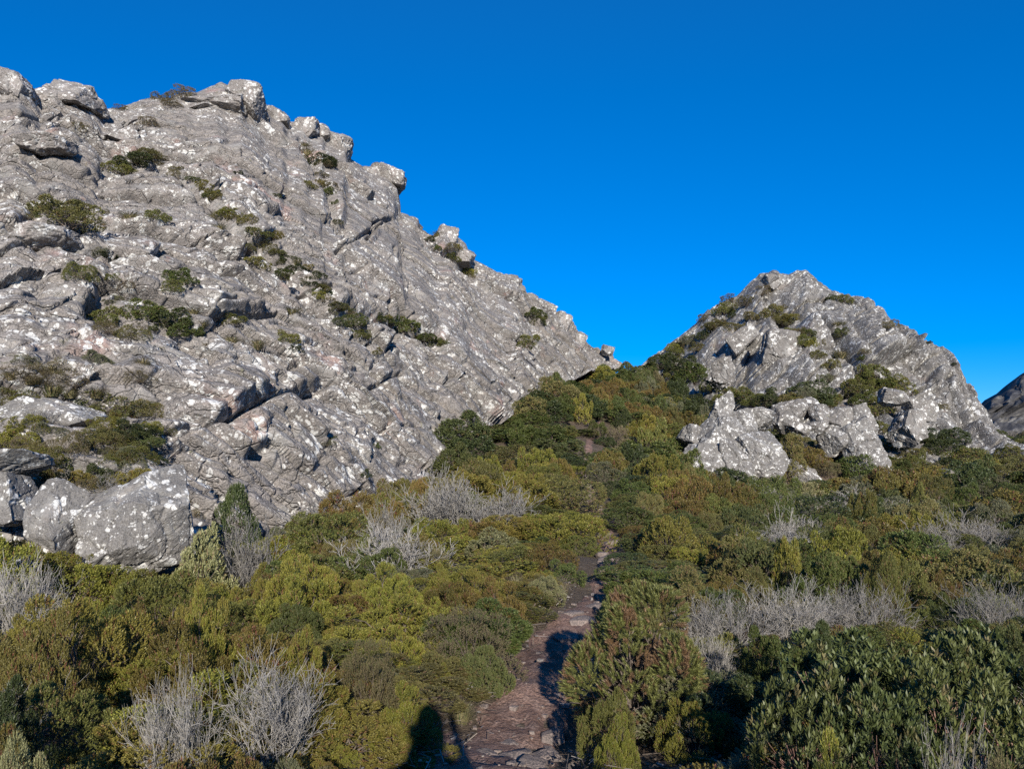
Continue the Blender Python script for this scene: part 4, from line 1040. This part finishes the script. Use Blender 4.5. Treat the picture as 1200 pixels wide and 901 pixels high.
for x, y, step in cand:
    pdist = path_dist(np.array([x]), np.array([y]))[0]
    left_ = x < np.interp(y, pathw[:, 1], pathw[:, 0])
    lim = 0.36 + step * 0.20
    if y < 5.2 and left_: lim = 0.85 if y > 3.4 else 0.95
    if y > 7.8: lim = 0.24 + step * 0.32
    if y > 16: lim = 0.25 + step * 0.30
    if pdist < lim: continue
    if any((x - a) ** 2 + (y - b) ** 2 < (r * 0.9) ** 2 for a, b, r in placed): continue
    g = H(x, y)[0]
    if rock_top(x, y) > g + 0.05: continue
    z = zone(x, y)
    u = min(0.999, max(0, rnd.random() * 0.55 + 0.45 * (0.5 + 0.8 * patch(x, y, 1.0 + 0.06 * y))))
    acc = 0; kind = 'olive'
    for k, p in sorted(MIX[z], key=lambda t_: t_[0]) if False else MIX[z]:
        acc += p
        if u < acc: kind = k; break
    l = lod_of(y)
    if kind == 'dead' and (y < 3.4 or (left_ and y < 9 and pdist < 1.9)): kind = rnd.choice(('heath', 'bronze', 'brown'))
    w = step * rnd.choice((1.0, 1.3, 1.6, 1.9, 2.3)) * rnd.uniform(0.9, 1.1)
    if y < 9: hm = 0.48
    elif y < 17: hm = 0.66
    elif y < 30: hm = 0.88
    else: hm = 1.3 if z == 'gully' else 0.9
    h = hm * rnd.choice((0.6, 0.75, 0.9, 1.0, 1.1, 1.3, 1.5)) * rnd.uniform(0.9, 1.1)
    if kind == 'brown' or kind == 'dead': h *= 0.9
    if y < 3.2: h = min(h, 0.5)
    if z == 'left' and 7.5 < y < 14: h *= 0.78
    if 8 < y < 42 and pdist < 1.5: h *= 0.72
    for a, b, r, tz in fronts:                      # do not hide a taller neighbour that stands behind
        if 0 < b - y < 1.4 + 0.12 * b and abs(x - a * y / b) < r + w * 0.3:
            h = min(h, max(0.22, (CAM[2] + (g + 0.45 * (tz - g) - CAM[2]) * y / b) - g))
    plan(kind, l, (x, y, g - 0.03), w, h, lab(kind, x, y, w, h, step * 1.6, hm), LOOK[kind] + 's of the heath')

# low growth creeping over the path's edges
for _ in range(150):
    y = rnd.uniform(3.0, 9.0); c0 = float(np.interp(y, pathw[:, 1], pathw[:, 0])); x = c0 + rnd.choice((-1, 1)) * rnd.uniform(0.42, 1.0)
    if x < c0 and y < 5.0 and x > c0 - 0.75: continue
    if any((x - a) ** 2 + (y - b) ** 2 < (r * 0.8) ** 2 for a, b, r in placed): continue
    kind = rnd.choice(('heath', 'olive', 'grass', 'brown', 'green', 'bronze', 'grey')); w = rnd.uniform(0.16, 0.34); h = w * rnd.uniform(0.4, 0.75)
    i = min(range(len(LAND)), key=lambda k: math.hypot(x - LAND[k][1], (y - LAND[k][2]) * 0.8))
    plan(kind, 0, (x, y, H(x, y)[0] - 0.01), w, h, 'tiny ' + LOOK[kind] + ' at path edge near ' + LAND[i][0], LOOK[kind] + 's of the heath')

# shrubs rooted in cracks and on ledges of the crags
def on_rock(bv, px, py):
    d = ray(px, py); d = d / np.linalg.norm(d)
    h_ = bv.ray_cast(Vector(CAM), Vector(d)); return h_[0]
CR1 = [('green', 155, 183, 52), ('olive', 140, 195, 40), ('olive', 170, 180, 36), ('olive', 75, 248, 70), ('brown', 55, 243, 40), ('olive', 95, 240, 40), ('olive', 183, 250, 32), ('green', 228, 208, 24), ('heath', 240, 215, 24), ('olive', 252, 228, 22),
       ('heath', 268, 245, 34), ('olive', 288, 255, 26), ('olive', 300, 268, 34), ('heath', 318, 272, 28), ('olive', 290, 285, 26), ('heath', 300, 307, 32), ('green', 328, 317, 28), ('green', 278, 200, 14), ('olive', 275, 165, 16),
       ('brown', 90, 148, 30), ('olive', 25, 165, 16), ('brown', 172, 142, 28), ('green', 120, 295, 36), ('olive', 130, 320, 28), ('olive', 88, 317, 40), ('green', 208, 322, 40), ('olive', 200, 332, 30), ('brown', 150, 330, 26),
       ('olive', 130, 368, 50), ('green', 165, 362, 50), ('green', 195, 370, 60), ('green', 215, 380, 50), ('olive', 150, 385, 46), ('brown', 120, 380, 40), ('olive', 275, 370, 34), ('olive', 335, 392, 30), ('green', 345, 405, 22), ('olive', 352, 418, 14),
       ('green', 372, 320, 24), ('olive', 380, 335, 22), ('olive', 395, 355, 24), ('green', 416, 372, 40), ('olive', 420, 388, 26), ('green', 455, 372, 34), ('green', 475, 380, 36), ('green', 495, 392, 34), ('olive', 512, 400, 24), ('olive', 440, 410, 20),
       ('green', 380, 186, 34), ('olive', 362, 215, 20), ('green', 322, 226, 14), ('green', 414, 182, 10), ('brown', 185, 112, 28), ('brown', 213, 108, 30), ('brown', 200, 120, 26), ('brown', 140, 124, 22), ('green', 303, 115, 9),
       ('green', 503, 278, 16), ('green', 512, 290, 18), ('olive', 528, 300, 24), ('olive', 540, 312, 20), ('olive', 598, 328, 16), ('green', 625, 365, 30), ('olive', 615, 400, 34), ('olive', 630, 375, 24), ('olive', 550, 430, 24), ('olive', 600, 350, 14),
       ('green', 388, 510, 14), ('green', 425, 552, 18), ('olive', 412, 526, 18), ('green', 440, 520, 12), ('olive', 290, 440, 20), ('brown', 160, 435, 36), ('grass', 300, 400, 26), ('grass', 340, 360, 30), ('grass', 150, 250, 24), ('grass', 165, 420, 26), ('grass', 225, 360, 24), ('grass', 270, 395, 26),
       ('brown', 20, 430, 50), ('brown', 60, 425, 60), ('olive', 20, 465, 60), ('heath', 30, 470, 50), ('heath', 15, 515, 50), ('olive', 130, 470, 70), ('olive', 170, 472, 50), ('green', 90, 478, 60), ('green', 150, 500, 60), ('olive', 110, 510, 60), ('brown', 75, 520, 60), ('brown', 140, 520, 50),
       ('green', 110, 555, 50), ('green', 65, 555, 40), ('heath', 155, 560, 50), ('olive', 130, 590, 40), ('green', 30, 640, 50), ('green', 55, 660, 40), ('brown', 215, 580, 24), ('brown', 222, 600, 26), ('olive', 40, 540, 34), ('olive', 190, 500, 30), ('heath', 120, 490, 40)]
CR2 = [('green', 775, 425, 40), ('green', 760, 432, 40), ('olive', 790, 415, 34), ('green', 800, 432, 40), ('green', 815, 440, 44), ('green', 835, 452, 30), ('olive', 782, 445, 36), ('olive', 820, 405, 26), ('olive', 840, 378, 30), ('olive', 850, 362, 30), ('brown', 860, 350, 30), ('brown', 875, 352, 28), ('olive', 862, 385, 26), ('olive', 880, 370, 22),
       ('olive', 905, 368, 30), ('olive', 920, 375, 34), ('brown', 935, 388, 28), ('olive', 945, 400, 24), ('olive', 960, 415, 20), ('olive', 975, 428, 24), ('brown', 965, 402, 16), ('green', 955, 327, 10), ('olive', 990, 350, 22), ('olive', 1010, 362, 20), ('green', 975, 348, 14), ('olive', 985, 378, 18), ('brown', 1045, 380, 20),
       ('olive', 860, 462, 50), ('olive', 885, 465, 44), ('green', 905, 468, 40), ('green', 955, 462, 56), ('olive', 970, 470, 40), ('olive', 930, 465, 34), ('olive', 1020, 445, 50), ('green', 1035, 450, 40), ('olive', 1005, 455, 40), ('olive', 1050, 452, 40), ('green', 1015, 470, 36), ('olive', 1030, 478, 40), ('olive', 1030, 500, 34), ('green', 1035, 520, 34),
       ('green', 1085, 510, 40), ('green', 1105, 520, 50), ('green', 1120, 510, 40), ('olive', 1145, 500, 18), ('green', 1130, 530, 40), ('olive', 1070, 530, 40), ('olive', 1160, 535, 36), ('olive', 1185, 530, 34), ('brown', 1105, 475, 16), ('green', 1172, 505, 14), ('olive', 920, 505, 40), ('olive', 935, 520, 44), ('olive', 955, 530, 44), ('heath', 985, 545, 30), ('olive', 905, 515, 30), ('green', 1090, 400, 10), ('green', 1120, 425, 9)]
for _ in range(46):
    CR1.append((rnd.choice(('olive', 'olive', 'heath', 'green', 'brown', 'grey', 'bronze', 'dead')), rnd.uniform(-10, 185), rnd.uniform(462, 590), rnd.uniform(26, 52)))
for _ in range(14):
    CR1.append((rnd.choice(('brown', 'grass', 'grass', 'grey')), rnd.uniform(0, 110), rnd.uniform(412, 455), rnd.uniform(24, 40)))
for _ in range(22):
    x_ = rnd.uniform(0, 420)
    CR1.append((rnd.choice(('grass', 'olive', 'brown', 'grey')), x_, rnd.uniform(170, 520), rnd.uniform(10, 20)))
for gl, cr in ((groove1, CR1), (groove2, CR2)):
    for poly, wp, dp in gl:
        if wp < 4.5: continue
        for (x0, y0), (x1, y1) in zip(poly[:-1], poly[1:]):
            for _ in range(int(math.hypot(x1 - x0, y1 - y0) / 8)):
                t_ = rnd.random(); cr.append((rnd.choice(('olive', 'brown', 'grass', 'green', 'heath', 'grey')), x0 + (x1 - x0) * t_ + rnd.gauss(0, 5), y0 + (y1 - y0) * t_ + rnd.gauss(0, 4), rnd.uniform(9, 24)))
CL1 = [('on the crest of the larger crag', 200, 112), ('in the gap under the crest of the larger crag', 380, 190), ('on the upper ledge of the larger crag', 155, 190), ('on the side ledge of the larger crag', 75, 245),
       ('in the long diagonal crack of the larger crag', 280, 255), ('in the long diagonal crack of the larger crag', 318, 295), ('low in the diagonal crack of the larger crag', 430, 375), ('low in the diagonal crack of the larger crag', 490, 390),
       ('on the big middle ledge of the larger crag', 180, 370), ('above the big middle ledge of the larger crag', 120, 310), ('on the bare lower slab of the larger crag', 410, 525), ('on the falling ridge of the larger crag', 525, 295),
       ('on the falling ridge of the larger crag', 610, 365), ('around the long flat boulder', 90, 490), ('above the long flat boulder', 40, 430), ('beside the squarish leaning boulder', 60, 640), ('behind the broad lichen splashed boulder', 130, 565), ('on the scarred slab of the larger crag', 330, 400), ('beside the broad lichen splashed boulder', 218, 590)]
CL2 = [('on the gully flank of the smaller crag', 790, 430), ('on the steep ramp of the smaller crag', 850, 370), ('in the central cleft of the smaller crag', 935, 390), ('near the top of the smaller crag', 985, 355), ('above the ribbed outcrop', 880, 465),
       ('above the block jumble', 955, 463), ('on the green patch of the smaller crag', 1030, 455), ('beside the upright lichen speckled rock', 1035, 505), ('at the foot of the smaller crag slabs', 1110, 520), ('at the far foot of the smaller crag', 1170, 530), ('between the ribbed and blunt outcrops', 935, 520)]
for lst, bv, lands, lh in ((CR1, BV1, CL1, 0.46), (CR2, BV2, CL2, 0.5)):
    for kind, px, py, wpx in lst:
        p = on_rock(bv, px, py + wpx * 0.22)
        if p is None: continue
        g = H(p.x, p.y)[0]
        if g > p.z: p = Vector((p.x, p.y, g))
        if kind == 'green' and rnd.random() < 0.4: kind = 'dark'
        w = wpx * p.y / FPX * 1.12
        txt = min(lands, key=lambda t_: math.hypot(px - t_[1], py - t_[2]))[0]
        size = 'wide' if wpx > 38 else ('small' if wpx < 24 else 'rounded')
        plan(kind, 1 if p.y < 22 else 2, (p.x, p.y + 0.12, p.z - 0.1), w, w * lh * rnd.uniform(0.75, 1.15), size + ' ' + LOOK[kind] + ' ' + txt, LOOK[kind] + 's rooted on the crags')

# leave out the shrubs that nothing shows of: a coarse depth picture, nearest first
ZW, ZH, ZS, ZM = 420, 236, 4.0, 240
zb = np.full((ZH, ZW), 1e9)
for j in range(0, ZH, 2):
    for i in range(0, ZW, 2):
        d_ = Vector(ray(i * ZS + 4 - ZM, j * ZS + 4)); best = 1e9
        for b in (BV1, BV2):
            h_ = b.ray_cast(Vector(CAM), d_.normalized())
            if h_[0] is not None: best = min(best, h_[0].y)
        zb[j:j + 2, i:i + 2] = best
def project(p):
    d_ = np.array(p) - CAM; cp, sp = math.cos(PITCH), math.sin(PITCH)
    f = d_[1] * cp + d_[2] * sp; u = d_[2] * cp - d_[1] * sp
    return 600 + FPX * d_[0] / f, 450.5 - FPX * u / f, f
jj, ii = np.mgrid[0:ZH, 0:ZW]
for q in sorted(PLAN, key=lambda q: q['pos'][1]):
    x, y, z = q['pos']
    cx, cy, f = project((x, y, z + q['h'] * 0.5)); cx += ZM
    rx = q['w'] * 0.5 * FPX / f / ZS; ry = (q['h'] * 0.5 + q['w'] * 0.12) * FPX / f / ZS
    i0, i1 = max(0, int(cx / ZS - rx)), min(ZW, int(cx / ZS + rx) + 2); j0, j1 = max(0, int(cy / ZS - ry)), min(ZH, int(cy / ZS + ry) + 2)
    q['vis'] = 0
    if i1 <= i0 or j1 <= j0 or f < 0.3: continue
    rr_ = ((ii[j0:j1, i0:i1] - cx / ZS) / rx) ** 2 + ((jj[j0:j1, i0:i1] - cy / ZS) / ry) ** 2
    zz = zb[j0:j1, i0:i1]
    vis = (rr_ < 1) & (zz > y - q['w'] * 0.7)
    q['vis'] = int(vis.sum())
    if q['kind'] not in ('dead', 'grass'): zz[vis & (rr_ < 0.72)] = y
for kind in KINDNAME:
    qs = sorted([q for q in PLAN if q['kind'] == kind], key=lambda q: -q['vis'] - 9999 * q['keep'])
    for n_, q in enumerate(qs):
        if q['keep'] or (q['vis'] >= 3 and n_ < 300): shrub(q)
    print('PLAN', kind, len(qs), sum(q['vis'] >= 3 for q in qs))
print('SHRUBS', counts, sum(counts.values()), 'objects', len(bpy.data.objects))

# ------------------------------------------------------------------ the photographer, whose shadow falls on the bank of the path
def skin_figure(name, chains, mat, sub=2):
    """chains: list of lists of (x, y, z, r); chains that start on an existing joint share it"""
    V, E, R = [], [], []
    def idx(p):
        for i, q in enumerate(V):
            if (Vector(q) - Vector(p[:3])).length < 1e-4: return i
        V.append(tuple(p[:3])); R.append(p[3]); return len(V) - 1
    for ch in chains:
        k = [idx(p) for p in ch]
        E.extend(zip(k[:-1], k[1:]))
    me = bpy.data.meshes.new(name); me.from_pydata(V, E, []); me.update()
    o = bpy.data.objects.new(name, me); col.objects.link(o)
    sk = o.modifiers.new('skin', 'SKIN'); sk.use_smooth_shade = True
    lay = me.skin_vertices if len(me.skin_vertices) else None
    if lay is None:
        with bpy.context.temp_override(object=o, active_object=o): bpy.ops.mesh.customdata_skin_add()
    for i, r in enumerate(R): me.skin_vertices[0].data[i].radius = (r, r)
    me.skin_vertices[0].data[0].use_root = True
    ss = o.modifiers.new('sub', 'SUBSURF'); ss.levels = sub; ss.render_levels = sub
    dg = bpy.context.evaluated_depsgraph_get(); m2 = bpy.data.meshes.new_from_object(o.evaluated_get(dg))
    bpy.data.objects.remove(o); m2.name = name
    m2.materials.clear(); m2.materials.append(mat)
    return m2
def plain(name, c, rough=0.8):
    m, t, ns, ls = new_mat(name)
    co = ns.new('ShaderNodeTexCoord').outputs['Object']
    b = ns.new('ShaderNodeBsdfPrincipled'); b.inputs['Roughness'].default_value = rough
    ls.new(mixc(t, noise(t, co, 30, 3), tuple(x * 0.8 for x in c), c), b.inputs['Base Color'])
    o = ns.new('ShaderNodeOutputMaterial'); ls.new(b.outputs[0], o.inputs[0]); return m
def photographer(x0, y0):
    z0 = float(H(x0, y0)[0]) + 0.0
    skin = plain('skin', (0.45, 0.30, 0.23), 0.6); jacket = plain('jacket_cloth', (0.06, 0.08, 0.13)); trous = plain('trouser_cloth', (0.07, 0.065, 0.06)); hairm = plain('hair', (0.05, 0.035, 0.025)); black = plain('phone_glass', (0.02, 0.02, 0.022), 0.3)
    e = bpy.data.objects.new('person', None); col.objects.link(e); e.location = (x0, y0, z0)
    tag(e, 'person in a dark jacket standing on the path, both hands raised to take a photograph', 'person')
    # body in one skin: pelvis, spine, neck, head, legs, arms to hands at the phone in front of the face
    pel = (0, -0.03, 0.93, 0.145)
    ch = [[pel, (0, -0.02, 1.12, 0.16), (0, -0.01, 1.32, 0.18), (0, -0.01, 1.46, 0.10), (0, 0.01, 1.53, 0.058), (0, 0.02, 1.60, 0.085), (0, 0.015, 1.68, 0.096), (0, 0.005, 1.755, 0.06)]]
    for s in (-1, 1):
        ch.append([pel, (s * 0.10, -0.03, 0.84, 0.095), (s * 0.12, 0.0, 0.50, 0.062), (s * 0.13, -0.03, 0.12, 0.042), (s * 0.13, -0.04, 0.05, 0.046), (s * 0.15, 0.14, 0.035, 0.036)])
        ch.append([(0, -0.01, 1.46, 0.10), (s * 0.20, -0.01, 1.42, 0.085), (s * 0.235, 0.05, 1.19, 0.065), (s * 0.13, 0.27, 1.42, 0.034), (s * 0.105, 0.31, 1.53, 0.028), (s * 0.098, 0.325, 1.575, 0.03)])
    body = obj('body', skin_figure('body', ch, jacket), e)
    # hands: palm chain and five fingers each
    for s in (-1, 1):
        hc = [[(s * 0.105, 0.31, 1.53, 0.026), (s * 0.097, 0.325, 1.575, 0.030), (s * 0.092, 0.33, 1.60, 0.024)]]
        for k, (dz, ln) in enumerate(((0.035, 0.030), (0.017, 0.036), (-0.001, 0.034), (-0.019, 0.026))):
            hc.append([(s * 0.092, 0.33, 1.60, 0.024), (s * 0.094, 0.338, 1.592 + dz * 0.9, 0.010), (s * 0.088, 0.342, 1.592 + dz, 0.009), (s * (0.088 - ln * 0.7), 0.341, 1.592 + dz, 0.008)])
        hc.append([(s * 0.097, 0.325, 1.575, 0.030), (s * 0.080, 0.300, 1.578, 0.011), (s * 0.055, 0.300, 1.590, 0.009)])
        obj('hand', skin_figure('hand', hc, skin), e)
    obj('legs', skin_figure('legs', [[(0, -0.03, 0.95, 0.152)] + [(s * 0.10, -0.03, 0.84, 0.102), (s * 0.12, 0.0, 0.50, 0.07), (s * 0.13, -0.03, 0.11, 0.055)] for s in (-1, 1)], trous), e)
    hd = obj('head', skin_figure('head', [[(0, 0.01, 1.50, 0.059), (0, 0.022, 1.60, 0.088), (0, 0.018, 1.685, 0.100), (0, 0.005, 1.755, 0.066)], [(0, 0.022, 1.60, 0.088), (0, 0.125, 1.625, 0.012)]] , skin), e)
    obj('hair', skin_figure('hair', [[(0, -0.055, 1.60, 0.05), (0, -0.03, 1.68, 0.092), (0, -0.01, 1.745, 0.088), (0, 0.05, 1.765, 0.05)]], hairm), e)
    V = np.array([(sx * 0.078, sy * 0.0045, sz * 0.038) for sx in (-1, 1) for sy in (-1, 1) for sz in (-1, 1)])
    F = np.array([(0, 1, 3, 2), (4, 6, 7, 5), (0, 4, 5, 1), (2, 3, 7, 6), (0, 2, 6, 4), (1, 5, 7, 3)])
    ph = obj('phone', mesh_np('phone', V, F, black), None, (0.02, -0.012, 1.588))
    bv_ = ph.modifiers.new('bevel', 'BEVEL'); bv_.width = 0.003; bv_.segments = 2
    tag(ph, 'black phone held sideways in both hands of the person', 'phone')
photographer(0.10, -0.335)
